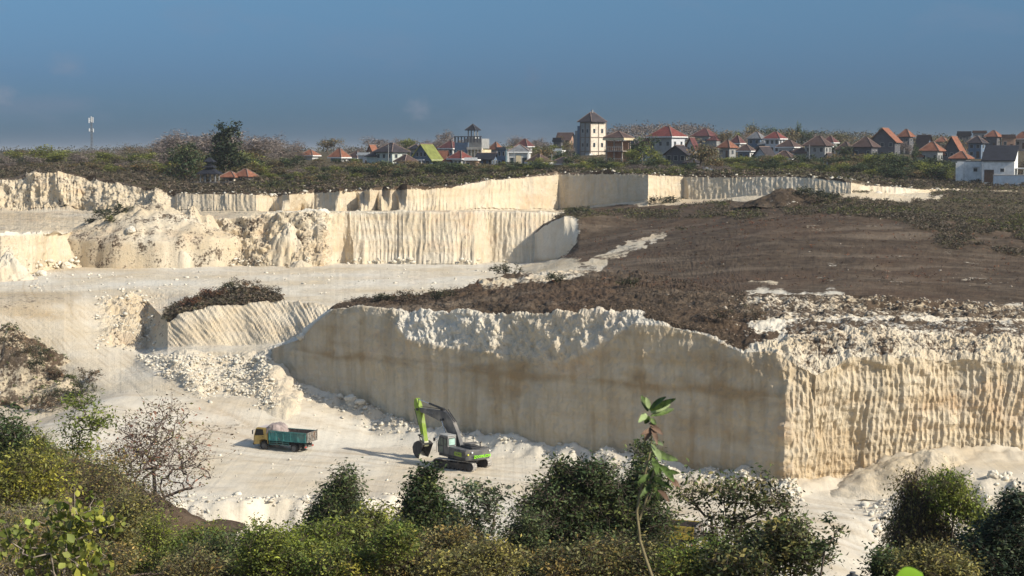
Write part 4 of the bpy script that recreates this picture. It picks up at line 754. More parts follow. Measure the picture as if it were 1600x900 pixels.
def house(px0, px1, base, eave, top, Y, th, wall, roofm, label, kind='hip', r=.8, cat='house', name='house', fascia=True, win=(2, 1), door=True, levels=1, group=None, ov=.7, ext=None):
    th = -R(th); tot = (px1 - px0) * Y / FPX; w = max(2.5, (tot - 2 * ov * .8) / (math.cos(th) + r * abs(math.sin(th)))); d = r * w
    hw = (base - eave) * Y / FPX; hr = (eave - top) * Y / FPX; c = P((px0 + px1) / 2, base, Y); c = np.array([c[0], Y + (w * abs(math.sin(th)) + d * math.cos(th)) / 2, c[2]])
    c[0] *= c[1] / Y; sc_ = c[1] / Y; w *= sc_; d *= sc_; hw *= sc_; hr *= sc_
    zshift = Zat(base, c[1]); c[2] = zshift
    e = empty(name, tuple(c), label, cat, rz=th, group=group)
    g = {'gable': 'y', 'gablex': 'x'}.get(kind)
    fm_ = wall if wall in (GRYW, BLUW, DRKW, BRK, PALEG) else xr.choice([GRYW, BLUW, LIL, GRYW, wall])  # darker wall colour paints shade onto the sides away from the sun
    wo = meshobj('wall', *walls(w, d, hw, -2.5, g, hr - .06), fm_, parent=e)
    if g != 'x' and fm_ is not wall: meshobj('painted_sunlit_side', *bxm(w / 2 + .002, w / 2 + .05, -d / 2 + .01, d / 2, -2.5, hw - .06), wall, parent=e)  # brighter wall colour on the sunny side only, sunlight put into the colour
    if kind == 'hip':
        (V, F), caps = roof_hip(w, d, hw, hr, ov); o = meshobj('roof', V, F, roofm, parent=e); meshobj('ridge_cap', *caps, CAP, parent=o)
    elif g:
        (V, F), caps = roof_gable(w, d, hw, hr, ov, axis=g); o = meshobj('roof', V, F, roofm, parent=e); meshobj('ridge_cap', *caps, CAP, parent=o)
    else:
        V, F = vcat([bxm(-w / 2 - ov * .5, w / 2 + ov * .5, -d / 2 - ov * .5, d / 2 + ov * .5, hw, hw + max(.2, hr * .5)), bxm(-w / 2 - ov * .3, w / 2 + ov * .3, -d / 2 - ov * .3, -d / 2 - ov * .3 + .15, hw + max(.2, hr * .5), hw + hr + .15)]); meshobj('roof', V, F, roofm, parent=e)
    if fascia and kind == 'hip':
        a, b_ = w / 2 + ov, d / 2 + ov; meshobj('fascia', *vcat([bxm(-a, a, -b_ - .04, -b_ - .005, hw - .25, hw + .06), bxm(a + .005, a + .04, -b_, b_, hw - .25, hw + .06)]), FAS, parent=e)
    if ext is not None and kind in ('hip', 'gable') and w > 4:
        sd_, hh = ext; ew, ed, eh = w * .55, d * .6, hw * hh; V, F = bxm(-ew / 2, ew / 2, -ed / 2, ed / 2, -2.5, eh); ox, oy = (w / 2 + ew / 2 - .3) * sd_, -d * .28
        mv = lambda vf: ([(x + ox, y + oy, z) for x, y, z in vf[0]], vf[1]); ann = meshobj('annex', *mv((V, F)), wall, parent=e)
        (V, F), caps = roof_hip(ew, ed, eh, hr * .62, .45); meshobj('annex_roof', *mv((V, F)), roofm if hh < .8 else RB, parent=ann)
    nl = levels; lh = hw / nl
    for l in range(nl):
        z = lh * (l + .55); wh = min(1.3, lh * .5)
        for i in range(win[0]):
            x = -w / 2 + w * (i + .5) / win[0] + (.0)
            if door and l == 0 and i == win[0] // 2: meshobj('door', *bxm(x - .45, x + .45, -d / 2 - .05, -d / 2 + .03, -.1, min(2.1, lh * .85)), DOORM, parent=e)
            else: add_window(e, x, -d / 2, z, min(1.1, w * .6 / win[0]), wh, 'f')
        for i in range(win[1]): add_window(e, w / 2 + .045, -d / 2 + d * (i + .5) / win[1], z, min(1.0, d * .6 / win[1]), wh, 'r')
    return e, w, d, hw, hr
LM = []   # landmarks for the labels of the trees: (px, phrase)
H = [
 (470, 500, 262, 243, 234, 520, 30, WH, RO, 'small white cottage with an orange roof, leftmost house of the town', 'hip', 'the leftmost orange roofed cottage'),
 (514, 547, 262, 246, 232, 480, 35, WH, RO, 'white house with an orange red hip roof right of the leftmost orange roofed cottage', 'hip', 'the second orange roofed house'),
 (540, 574, 259, 247, 237, 500, 40, WHW, RB, 'low brown roofed house between the orange red hip roof and flat white canopy', 'hip', None),
 (557, 588, 262, 243, 239, 475, 25, LIL, FAS, 'pale low building with a flat white canopy roof left of the big dark hip roof', 'flat', None),
 (572, 592, 246, 237, 227, 560, 35, BRK, RO, 'small orange tiled attic poking up left of the big dark hip roof', 'gable', None),
 (584, 640, 264, 238, 224, 455, 45, PALEG, RD, 'large pale green walled house under a dark brown hip roof with a light ridge', 'hip', 'the pale green house with the dark hip roof'),
 (638, 662, 252, 233, 226, 520, 20, GRYW, RBK, 'grey block with a thin black roof behind the green roofed house', 'hip', None),
 (616, 652, 266, 253, 242, 435, 50, CREAM, RB, 'low brown roof sloping down in front of the pale green house', 'hip', None),
 (686, 722, 243, 232, 220, 540, 38, WH, RMR, 'white house with a dark red hip roof left of the stepped grey tower house', 'hip', 'the dark red roofed white house'),
 (683, 699, 256, 245, 236, 490, 20, WH, RO, 'little orange lean-to roof touching the green roofed house', 'gablex', None),
 (700, 738, 264, 248, 236, 445, 42, WH, RR, 'bright red hip roof with a small white wall in front of the grey tower house', 'hip', 'the bright red hip roof'),
 (724, 752, 266, 251, 247, 430, 15, BRK, FAS, 'low building with a flat white edged roof right of the bright red hip roof', 'flat', None),
 (764, 786, 250, 234, 222, 540, 42, GRYW, RO, 'plain orange hip roof right of the grey tower house', 'hip', 'the plain orange hip roof'),
 (742, 780, 262, 247, 240, 450, 20, BLUW, RBK, 'dark blue building with a white edged sloping roof below the plain orange hip roof', 'gablex', None),
 (777, 796, 262, 234, 231, 440, 30, TEAL, RGY, 'tall dark teal block against the left side of the white shuttered house', 'flat', None),
 (806, 834, 242, 229, 217, 580, 35, LIL, RMR, 'maroon roof behind the white shuttered house', 'hip', None),
 (822, 862, 268, 254, 241, 410, 45, WHW, RB, 'brown hip roof with a bright white eave right of the white shuttered house', 'hip', 'the brown roof with the white eave'),
 (858, 903, 268, 256, 246, 415, 38, WH, RD, 'long low dark roof between the brown roof and the white tower block', 'hip', None),
 (862, 884, 256, 237, 233, 470, 25, WH, FAS, 'small bright white block with a flat roof left of the white tower block', 'flat', 'the small bright white block'),
 (862, 882, 240, 222, 216, 560, 20, DRKW, RBK, 'dark unplastered block standing behind the small bright white block', 'flat', None),
 (868, 899, 228, 217, 208, 640, 25, BRK, RB, 'reddish brown gabled roof just left of the white tower block', 'gablex', None),
 (972, 1003, 250, 226, 216, 560, 40, DRKW, RBK, 'black hip roof with dark walls right of the unfinished concrete house', 'hip', None),
 (1012, 1072, 262, 214, 198, 480, 42, LIL, RR, 'tall white two storey house with a large bright red hip roof', 'hip', 'the large red hip roof'),
 (1036, 1086, 272, 240, 228, 415, 28, DRKW, RD, 'dark slate barn with a steep gable in front of the large red hip roof', 'gable', None),
 (1072, 1090, 250, 228, 216, 500, 35, WH, RMR, 'small white house with a maroon gable right of the large red hip roof', 'gable', None),
 (1080, 1122, 228, 213, 201, 640, 38, GRYW, RMR, 'maroon hip roof high on the skyline right of the large red hip roof', 'hip', 'the skyline maroon roof'),
 (1121, 1152, 246, 231, 219, 500, 45, GRYW, RO, 'vivid orange hip roof among dark roofs in the middle of the town', 'hip', 'the vivid orange hip roof'),
 (1140, 1164, 236, 224, 212, 600, 40, WH, RMR, 'maroon pyramid roof beside a white parapet, left of the grey pyramid roof', 'hip', None),
 (1150, 1180, 252, 236, 226, 520, 30, WH, RB, 'dark brown hip roof with white corners below the grey pyramid roof', 'hip', None),
 (1166, 1197, 238, 217, 206, 570, 35, BLUW, RGY, 'blue walled house with a light grey pyramid roof', 'hip', 'the grey pyramid roof'),
 (1193, 1229, 240, 217, 206, 560, 38, LIL, RR, 'crimson hip roof with a pale side wall right of the grey pyramid roof', 'hip', 'the crimson hip roof'),
 (1176, 1212, 262, 242, 230, 470, 48, WH, RD, 'dark brown roof with a white gable end in front of the crimson hip roof', 'gable', None),
 (1213, 1252, 248, 230, 219, 520, 38, LIL, RB, 'dark brown hip roof with a pale concrete wall below the crimson hip roof', 'hip', None),
 (1205, 1246, 264, 248, 236, 450, 30, WH, RB, 'lowest brown roof with a small white wall over the bright green shrubs', 'hip', None),
 (1254, 1302, 256, 228, 213, 510, 33, GRYW, RB, 'wide brown hip roof on tall pale columns right of the crimson hip roof', 'hip', 'the wide brown roof on columns'),
 (1284, 1310, 238, 223, 213, 600, 40, WH, RMR, 'maroon roof with a bright white wall behind the wide brown roof', 'hip', None),
 (1286, 1304, 262, 249, 240, 455, 35, WH, RD, 'tiny bright white gabled chapel-like house above a grey terrace', 'gable', None),
 (1306, 1336, 250, 234, 222, 540, 40, GRYW, RB, 'dull brown roof half hidden behind trees left of the orange ridged house', 'hip', None),
 (1330, 1374, 250, 230, 215, 480, 35, DRKW, RB, 'dark walled house with a brown hip roof left of the orange ridged house', 'hip', 'the dark walled house'),
 (1355, 1410, 248, 220, 201, 520, 28, DRKW, RO, 'tall dark blue gabled house with an orange tiled roof slope', 'gable', 'the tall orange gabled house'),
 (1402, 1429, 234, 214, 202, 560, 40, DRKW, RO, 'orange pyramid roof on a dark block right of the tall orange gabled house', 'hip', 'the orange pyramid roof'),
 (1429, 1458, 246, 226, 212, 540, 48, WHW, RB, 'narrow cream wall with a brown roof falling away right of the orange pyramid roof', 'gablex', None),
 (1436, 1476, 258, 236, 222, 455, 36, GRYW, RO, 'orange hip roof over a white porch in front of the dark gables', 'hip', 'the orange roof over a porch'),
 (1460, 1484, 236, 222, 214, 600, 36, GRYW, RO, 'faded orange roof behind the orange roof over a white porch', 'hip', None),
 (1470, 1510, 262, 236, 214, 480, 33, DRKW, RO, 'dark grey gable with orange roof slope and a white side wall', 'gable', 'the dark gable with the orange slope'),
 (1483, 1520, 268, 248, 237, 430, 38, GRYW, RO, 'low rusty orange roof just left of the white modern house', 'hip', None),
 (1510, 1542, 246, 224, 213, 500, 38, BLUW, RD, 'dark navy roof with pale ridges behind the white modern house', 'hip', None),
 (1492, 1520, 232, 212, 206, 620, 15, DRKW, RBK, 'dark flat roofed block on the skyline left of the small roof pavilion', 'flat', None),
 (1516, 1544, 232, 208, 205, 610, 15, GRYW, RB, 'flat roofed block on the skyline carrying a small green roof pavilion', 'flat', None),
 (1538, 1566, 232, 214, 204, 600, 42, DRKW, RO, 'red pyramid roof on the skyline behind the white modern house', 'hip', None),
 (1562, 1590, 234, 216, 211, 600, 20, BRK, RB, 'brick parapet block between two red skyline roofs', 'flat', None),
 (1584, 1612, 232, 217, 206, 600, 42, WHW, RO, 'orange pyramid roof cut by the right edge of the photo', 'hip', None),
]
for h in H:
    ex = xr.choice([None, None, (-1, .6), (1, .55), (-1, .75)])
    big = (h[1] - h[0]) > 33
    lev = 2 if (h[2] - h[3]) * h[5] / FPX > 4.2 else 1
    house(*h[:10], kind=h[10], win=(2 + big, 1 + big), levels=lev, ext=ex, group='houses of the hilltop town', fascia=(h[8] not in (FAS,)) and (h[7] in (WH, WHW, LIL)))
    if h[11]: LM.append(((h[0] + h[1]) / 2, h[11]))
def local(px, base, Y, th, label, cat, name):
    c = P(px, base, Y); e = empty(name, (c[0], Y, c[2]), label, cat, rz=-R(th)); return e, Y / FPX
# green roofed house: tall steep roof, blue grey gable front, lower porch
e, w, d, hw, hr = house(641, 692, 264, 247, 226, 460, 24, BLUW, RG, 'tall house with a steep mossy green roof and a blue grey gable front', kind='gable', r=1.1, win=(3, 1), levels=1); LM.append((666, 'the mossy green roofed house'))
meshobj('porch', *vcat([bxm(-w / 2 - .6, w / 2 - 1, -d / 2 - 2.2, -d / 2 - 1.9, 2.4, 2.7)] + [bxm(-w / 2 - .6 + k * 1.5, -w / 2 - .35 + k * 1.5, -d / 2 - 2.2, -d / 2 - 1.95, -2, 2.4) for k in range(4)]), LIL, parent=e)
for k in range(3): add_window(e, -w / 5 + k * w / 5, -d / 2, hw + hr * .28, .8, 1.2, 'f')
meshobj('verge_board', *bxm(w / 2 + .42, w / 2 + .54, -d / 2 - .5, d / 2 + .5, hw - .75, hw - .5), FAS, parent=e)
# stepped grey tower house with roof shrine
e, m = local(739, 256, 520, 25, 'stepped grey tower house crowned by a small dark shrine pavilion', 'house', 'tower_house'); LM.append((739, 'the stepped grey tower house'))
meshobj('wall', *bxm(-4.6, -.2, -3.5, 3.5, -3, 6.6), BLUW, parent=e)
meshobj('wall', *bxm(-.2, 4.6, -3, 3.5, -3, 4.4), CREAM, parent=e)
meshobj('balcony', *vcat([bxm(-.2, 5.0, -4.0, -3.0, 4.4, 4.75), bxm(-.2, 5.0, -4.0, -3.85, 4.75, 5.2)] + [bxm(k * 1.15, k * 1.15 + .3, -3.9, -3.6, -1, 4.4) for k in range(5)]), WHW, parent=e)
meshobj('upper_storey', *bxm(-1.6, 4.2, -2.4, 3, 4.76, 7.8), GRYW, parent=e)
meshobj('parapet', *vcat([bxm(-4.7 + k * 1.1, -4.35 + k * 1.1, -3.5, -3.2, 6.6, 8.3) for k in range(9)] + [bxm(-4.7, 4.7, -3.55, -3.15, 8.3, 8.55)]), DRKW, parent=e)
meshobj('shrine', *vcat([bxm(-1.2 + a, -.9 + a, -1.2 + b, -.9 + b, 7.8, 10.4) for a in (0, 2.1) for b in (0, 2.1)] + [bxm(-1.4, 1.4, -1.4, 1.4, 7.8, 8.6)]), GRYW, parent=e)
(V, F), caps = roof_hip(2.6, 2.6, 10.4, 2.0, .6); o = meshobj('roof', V, F, RBK, parent=e); meshobj('ridge_cap', *caps, DRKW, parent=o)
for k in range(3): add_window(e, 1.0 + k * 1.3, -3, 1.9, .7, 1.5, 'f')
for k in range(2): add_window(e, -3.4 + k * 1.7, -3.5, 3.6, .8, 1.4, 'f')
# white shuttered house with grey hip roof
e, m = local(810, 264, 428, 8, 'white two storey house with a grey hip roof, cream centre and two tall shuttered windows', 'house', 'shuttered_house'); LM.append((810, 'the white shuttered house'))
W_ = 5.0; meshobj('wall', *bxm(-2.5, 2.5, 0, 5, -3, 4.1), WH, parent=e); meshobj('centre_panel', *bxm(-.65, .65, -.12, -.002, -.5, 3.5), CREAM, parent=e)
meshobj('cornice', *vcat([bxm(-2.8, 2.8, -.5, 5.3, 4.1, 4.45), bxm(-2.8, -2.5, -.5, -.2, -1, 4.1), bxm(2.5, 2.8, -.5, -.2, -1, 4.1), bxm(-2.8, 2.8, -.6, -.05, -.6, -.3)]), FAS, parent=e)
for s in (-1, 1): add_window(e, s * 1.55, 0, 1.7, 1.3, 2.5, 'f')
(V, F), caps = roof_hip(5.4, 5.4, 4.45, 1.9, .1); V = [(x, y + 2.5, z) for x, y, z in V]; caps = ([(x, y + 2.5, z) for x, y, z in caps[0]], caps[1]); o = meshobj('roof', V, F, RGY, parent=e); meshobj('ridge_cap', *caps, CAP, parent=o)
# white tower block
e, m = local(922, 262, 560, 42, 'tall white tower block with a dark pyramid roof, the highest building of the town', 'tower block', 'tower_block'); LM.append((925, 'the tall white tower block'))
meshobj('wall', *bxm(-4.3, 0, 0, 8.4, -5, 15.2), GRYW, parent=e); meshobj('painted_sunlit_side', *bxm(.002, .009, .02, 8.38, -5, 15.18), WHW, parent=e); meshobj('wall', *bxm(-5.8, -4.31, .25, 8.0, -5, 14.0), BLUW, parent=e)  # grey body paints the shaded face, warm white skin the sunlit one
meshobj('stair_block', *bxm(-7.0, -5.81, .5, 7.5, -5, 12.4), GRYW, parent=e); meshobj('stair_block', *bxm(-8.0, -7.01, .8, 7.0, -5, 11.0), GRYW, parent=e)
bands = [bxm(-4.4, .12, -.12, 8.5, z, z + .3) for z in (5.3, 10.0, 14.9)] + [bxm(x, x + .3, -.14, -.01, -5, 14.9) for x in (-4.4, -2.3, -.18)] + [bxm(.01, .14, y, y + .3, -5, 14.9) for y in (0, 4.2, 8.2)]
meshobj('bands', *vcat(bands), paint('concrete_band', (.20, .16, .13), .85, .1), parent=e)
(V, F), caps = roof_hip(4.6, 6.6, 15.3, 3.3, .9); V = [(x - 2.1, y + 3.6, z) for x, y, z in V]; caps = ([(x - 2.1, y + 3.6, z) for x, y, z in caps[0]], caps[1]); o = meshobj('roof', V, F, RD, parent=e); meshobj('ridge_cap', *caps, CAP, parent=o)
meshobj('finial', *bxm(-2.3, -1.9, 3.4, 3.8, 18.4, 19.4), GRYW, parent=e)
meshobj('balcony', *vcat([bxm(-.6, 1.3, -1.9, -.16, 3.9, 4.7), bxm(-.6, 1.3, -1.9, -.16, 1.4, 2.3), bxm(.16, .9, 0, 4.0, .5, 1.7)]), WH, parent=e)
for z in (7.6, 12.3):
    for x in (-3.2, -1.2): add_window(e, x, 0, z, .9, 1.3, 'f')
    for y in (2.1, 6.3): add_window(e, 0, y, z, 1.2, 1.5, 'r')
# unfinished concrete house with open floors
e, m = local(966, 274, 430, 32, 'unfinished four storey concrete house with open floors and a dark brown roof', 'house', 'unfinished_house'); LM.append((966, 'the unfinished concrete house'))
cols_ = [bxm(x, x + .28, y, y + .28, -2, 9.0) for x in (-2.4, -.2, 2.1) for y in (-2.3, 2.0)]
meshobj('frame', *vcat(cols_ + [bxm(-2.7, 2.9, -2.9, 2.4, z, z + .25) for z in (3.1, 6.1)]), paint('raw_concrete', (.34, .29, .25), .9, .15, 2, bump=.3), parent=e)
meshobj('wall', *vcat([bxm(-2.3, 2.1, 1.5, 1.7, -2, 8.8), bxm(-2.3, -2.15, -2.0, 1.5, -2, 8.8), bxm(.1, 2.0, -2.0, -1.9, 6.36, 8.2)]), BRK, parent=e)
meshobj('railing', *vcat([bxm(-2.65, 2.85, -2.85, -2.78, z + .9, z + 1.0) for z in (3.35, 6.35)] + [bxm(-2.6 + k * .6, -2.55 + k * .6, -2.85, -2.8, z, z + .9) for z in (3.35, 6.35) for k in range(10)]), WHW, parent=e)
meshobj('fascia', *vcat([bxm(-3.0, 3.2, -3.0, 2.7, 9.0, 9.6)]), CREAM, parent=e)
(V, F), caps = roof_hip(5.4, 5.0, 9.62, 1.7, .3); o = meshobj('roof', V, F, RB, parent=e); meshobj('ridge_cap', *caps, CAP, parent=o)
# white modern house at the right edge
e, m = local(1566, 279, 375, 24, 'white modern house at the right edge with a dark mono-pitch roof and sunlit gable', 'house', 'modern_house'); LM.append((1560, 'the white modern house'))
WM = wallmat('fresh_white', (.78, .77, .74), amt=.1)
V = [(-4.0, -2.6, -2), (2.9, -2.6, -2), (2.9, 3.2, -2), (-4.0, 3.2, -2), (-4.0, -2.6, 4.0), (2.9, -2.6, 4.0), (2.9, 3.2, 7.0), (-4.0, 3.2, 7.0)]
meshobj('wall', V, [(0, 3, 2, 1), (4, 5, 6, 7), (0, 1, 5, 4), (1, 2, 6, 5), (2, 3, 7, 6), (3, 0, 4, 7)], WM, parent=e)
V = [(-4.3, -3.0, 3.9), (3.1, -3.0, 3.9), (3.1, 3.5, 7.25), (-4.3, 3.5, 7.25)]; V += [(x, y, z + .22) for x, y, z in V]
meshobj('roof', V, [(0, 3, 2, 1), (4, 5, 6, 7), (0, 1, 5, 4), (1, 2, 6, 5), (2, 3, 7, 6), (3, 0, 4, 7)], RBK, parent=e)
meshobj('door', *bxm(-3.6, -1.5, -2.66, -2.58, -.8, 2.0), DOORM, parent=e); add_window(e, .3, -2.6, 1.9, .9, .8, 'f')
meshobj('carport', *vcat([bxm(2.95, 6.5, -1.8, 2.5, 2.2, 2.4), bxm(6.2, 6.4, -1.7, -1.5, -2, 2.2), bxm(6.2, 6.4, 2.1, 2.3, -2, 2.2), bxm(4.2, 4.4, 2.1, 2.3, -2, 2.2)]), WM, parent=e)
e, m = local(1517, 277, 382, 22, 'low white flat roofed annex left of the white modern house', 'building', 'annex')
meshobj('wall', *vcat([bxm(-2.9, 2.6, -2.0, 2.6, -2, 3.6), bxm(-3.1, -1.4, -2.6, -2.01, -2, 3.3)]), WM, parent=e); meshobj('roof', *bxm(-3.0, 2.7, -2.1, 2.7, 3.6, 3.75), RGY, parent=e); add_window(e, 1.2, -2.0, 1.7, .9, .8, 'f')
meshobj('window_hood', *bxm(.5, 1.9, -2.5, -2.01, 2.3, 2.4), LIL, parent=e)
e, m = local(1578, 281, 366, 5, 'dark blue grey boundary wall in front of the white modern house', 'wall', 'boundary_wall')
meshobj('panel', *bxm(-3.6, 6, -.1, .1, -1.5, 1.0), BLUW, parent=e); meshobj('coping', *bxm(-3.7, 6.1, -.16, .16, 1.0, 1.12), GRYW, parent=e)
# sheds by the cliff edge
e, m = local(1064, 277, 372, 15, 'dark low shed with a pale flat sheet roof at the cliff edge', 'shed', 'shed')
meshobj('wall', *vcat([bxm(-2.6, .6, -1.5, 1.5, -1.5, 1.7), bxm(2.2, 2.5, -1.5, -1.2, -1.5, 1.7)]), DRKW, parent=e); meshobj('roof', *bxm(-1.5, 3.0, -1.9, 1.8, 1.7, 1.85), RGY, parent=e); meshobj('water_tank', *tubem((1.4, -1.6, -1.5), (1.4, -1.6, .9), .45, sides=12), LIL, parent=e)
e, m = local(1117, 276, 368, 12, 'open shed with a slanting corrugated metal roof at the cliff edge', 'shed', 'tin_shed')
sl = []; n = 26
for i in range(n): sl.append((-3.0 + 5.4 * i / (n - 1), (i % 2) * .07))
V = [(x + .9, -1.8, .9 - .26 * (x + 3) + q) for x, q in sl] + [(x, 2.2, 2.3 - .26 * (x + 3) + q) for x, q in sl]; F = [(i, i + 1, n + i + 1, n + i) for i in range(n - 1)]
meshobj('roof', V + [(a, b, c - .03) for a, b, c in V], F + [tuple(2 * n + k for k in f[::-1]) for f in F], paint('corrugated_metal', (.36, .38, .40), .45, .3, 2, metal=.5, dirt=(.20, .14, .10)), parent=e)
meshobj('wall', *vcat([bxm(-2.6, -2.4, -1.4, 2.0, -1.5, 1.3), bxm(-2.4, 2.2, 1.8, 2.0, -1.5, .8), bxm(2.2, 2.35, -1.4, 2.0, -1.5, .1)]), DRKW, parent=e)
# pagoda and red roofed temple on the left
e, m = local(328, 291, 365, 10, 'small black tiered pagoda shrine on posts at the left among trees', 'shrine', 'pagoda_shrine'); LM.append((328, 'the black pagoda'))
meshobj('base', *bxm(-3.4, 5.2, -1.6, 1.8, -2, 1.0), DRKW, parent=e)
for a in (-1.7, -.6, .6, 1.7):
    for b in (-1.2, 1.2): meshobj('post', *bxm(a - .1, a + .1, b - .1, b + .1, 1.0, 2.7), GRYW, parent=e)
for w_, z, h_ in ((4.2, 2.7, 1.5), (2.0, 4.1, .8), (1.7, 5.3, 1.0)):
    (V, F), caps = roof_hip(w_, w_ * .8, z, h_, .35); meshobj('roof', V, F, RBK, parent=e)
meshobj('core', *vcat([bxm(-.6, .6, -.5, .5, 3.9, 4.3), bxm(-.35, .35, -.3, .3, 4.7, 5.4)]), DRKW, parent=e)
for a, b_, lab in ((362, 20, 'low temple pavilion with an orange roof and pale front beside the black pagoda'), (383, 30, 'larger temple pavilion with a steep orange red roof and purple grey walls')):
    house(a - 17 if a < 370 else 366, a + 14 if a < 370 else 402, 290, 277 if a < 370 else 276, 268 if a < 370 else 264, 372, b_, GRYW if a > 370 else WHW, RO, lab, kind='hip', win=(2, 0), cat='temple', name='temple_pavilion', fascia=False)
LM.append((385, 'the orange temple roofs'))
# telecom mast
e, m = local(144, 256, 640, 0, 'slim steel telecom mast with white antennas rising above the trees at left', 'mast', 'telecom_mast'); LM.append((144, 'the telecom mast'))
STL = paint('galvanised_steel', (.20, .21, .22), .5, .15, metal=.4); parts = []
zt = (256 - 183) * 640 / FPX
parts = []
for k in range(3):
    a = k * 2.094; parts.append(tubem((.55 * math.cos(a), .55 * math.sin(a), -2), (.28 * math.cos(a), .28 * math.sin(a), zt - .5), .09))
for j in range(14):
    z0 = j * zt / 14; z1 = (j + 1) * zt / 14; r0 = .55 - .27 * j / 14; r1 = .55 - .27 * (j + 1) / 14
    for k in range(3): a, b = k * 2.094, (k + 1) * 2.094; parts.append(tubem((r0 * math.cos(a), r0 * math.sin(a), z0), (r1 * math.cos(b), r1 * math.sin(b), z1), .04, sides=4))
meshobj('lattice', *vcat(parts), STL, parent=e)
for (x, z, h_) in ((.75, zt - 1.2, 2.0), (-.75, zt - 1.4, 2.0), (.1, zt - 1.0, 2.2), (.8, zt - 5.2, 1.4), (-.7, zt - 5.0, 1.2)): meshobj('antenna', *vcat([bxm(x - .16, x + .16, -.5, -.3, z - h_ / 2, z + h_ / 2), bxm(min(x, 0), max(x, 0), -.3, -.22, z - .05, z + .05)]), FAS, parent=e)
# utility poles
for i, (px, b, t, Y, lab) in enumerate([(607, 266, 226, 440, 'thin utility pole in front of the pale green house'), (803, 268, 228, 420, 'thin utility pole against the white shuttered house'), (862, 268, 240, 415, 'short utility pole left of the low dark roof'), (1304, 262, 236, 450, 'utility pole beside the tiny white chapel-like house'), (1264, 262, 226, 470, 'pale pole left of the wide brown roof on columns'), (1412, 262, 232, 460, 'utility pole right of the tall orange gabled house')]):
    c = P(px, b, Y); e = empty('utility_pole', (c[0], Y, c[2]), lab, 'pole', group='utility poles in the town'); h_ = (b - t) * Y / FPX
    meshobj('pole', *tubem((0, 0, -2), (0, 0, h_), .13, .09), GRYW, parent=e); meshobj('crossarm', *bxm(-.7, .7, -.06, .06, h_ - .6, h_ - .48), DRKW, parent=e)
e, m = local(1377, 225, 600, 0, 'lone palm tree poking above the tall orange gabled house', 'tree', 'palm_tree')
meshobj('trunk', *tubem((0, 0, -3), (.3, 0, 5.6), .22, .13), BARKPALE, parent=e)
fr = []
for k in range(16):
    a = k * 2.399; t = np.linspace(0, 1, 7); L_ = 2.0; droop = .3 + .5 * (k % 3)
    pts = np.stack([.3 + np.cos(a) * L_ * t, np.sin(a) * L_ * t, 5.6 + .9 * t - droop * 1.6 * t * t], -1); sd = np.array([-math.sin(a), math.cos(a), -.3]) * .22
    V = np.concatenate([pts + sd, pts - sd * [1, 1, -1]]); F = [(i, i + 1, 8 + i, 7 + i) for i in range(6)]; fr.append((V.tolist(), F))
V, F = vcat(fr); meshobj('crown', V, F, DARKG, parent=e, attr={'tint': np.ones((len(V), 3))})
# ================================================================ trees and scrub of the land behind
def proto(kind, v):
    rg = np.random.default_rng(500 + v * 7 + hash(kind) % 1 + {'dark': 0, 'green': 100, 'olive': 200, 'bare': 300, 'tall': 400}[kind])
    if kind == 'tall': lobes = [(-.3, 0, 3.0, 2.3, 1.8, 1.5), (.9, 0, 3.3, 1.9, 1.6, 1.3), (.2, 0, 4.8, 1.9, 1.5, 1.1), (-.9, 0, 6.2, 1.2, 1.0, .9), (.2, 0, 7.0, .9, .8, .9), (1.2, 0, 7.2, .8, .7, .8), (1.7, 0, 8.3, .45, .4, .8), (-.4, 0, 8.0, .6, .5, .5)]; tp = (.3, 0, 6); args = dict(nclus=240, per=17, leaf=.46, spread=.36, cols=G2); mat = leafmat('leaf_pine', (.055, .072, .036), .15); r0 = .25
    else:
        n = 5 + v; lobes = [(rg.normal() * 1.3, rg.normal() * 1.0, 3.2 + rg.normal() * .8, 1.3 + rg.random() * .8, 1.3 + rg.random() * .6, .9 + rg.random() * .7) for _ in range(n)]; tp = (0, 0, 2.6); r0 = .2
        if kind == 'bare': args = dict(nclus=150, per=7, leaf=.55, spread=.38, cols=[(1, 1, 1), (1.3, 1.2, 1.1), (.8, .75, .8)], aspect=.10); mat = leafmat('twigs', (.27, .235, .21), 0); r0 = .22
        if kind == 'dark': args = dict(nclus=90, per=16, leaf=.42, spread=.40, cols=G2); mat = leafmat('leaf_far_dark', (.062, .086, .038), .15)
        if kind == 'green': args = dict(nclus=90, per=15, leaf=.42, spread=.42, cols=G1); mat = leafmat('leaf_far_green', (.165, .185, .055), .3)
        if kind == 'olive': args = dict(nclus=90, per=13, leaf=.40, spread=.42, cols=G3); mat = leafmat('leaf_far_olive', (.17, .15, .085), .2)
    nc, per, lf, spd, cl = [args.pop(k) for k in ('nclus', 'per', 'leaf', 'spread', 'cols')]
    (V, F, T), segs = plant_mesh(lobes, nc, per, lf, spd, rg, cl, (0, 0, 0), tp, r0, twigs=kind == 'bare', **args)
    TV, TF = tubes(segs, 4)
    bk = paint('grey_bark', (.22, .18, .155), .9, .2, 2) if kind == 'bare' else BARK
    top = float(np.percentile(V[:, 2], 99.5)); wid = float(np.percentile(V[:, 0], 98) - np.percentile(V[:, 0], 2))
    c = meshobj('crown', V, F, mat, attr={'tint': T}); t = meshobj('trunk', TV, TF, bk)
    md = (c.data, t.data, top, wid); bpy.data.objects.remove(c); bpy.data.objects.remove(t); return md
PRO = {k: [proto(k, v) for v in range(3)] for k in ('dark', 'green', 'olive', 'bare')}; PRO['tall'] = [proto('tall', 0)]
TREES = []
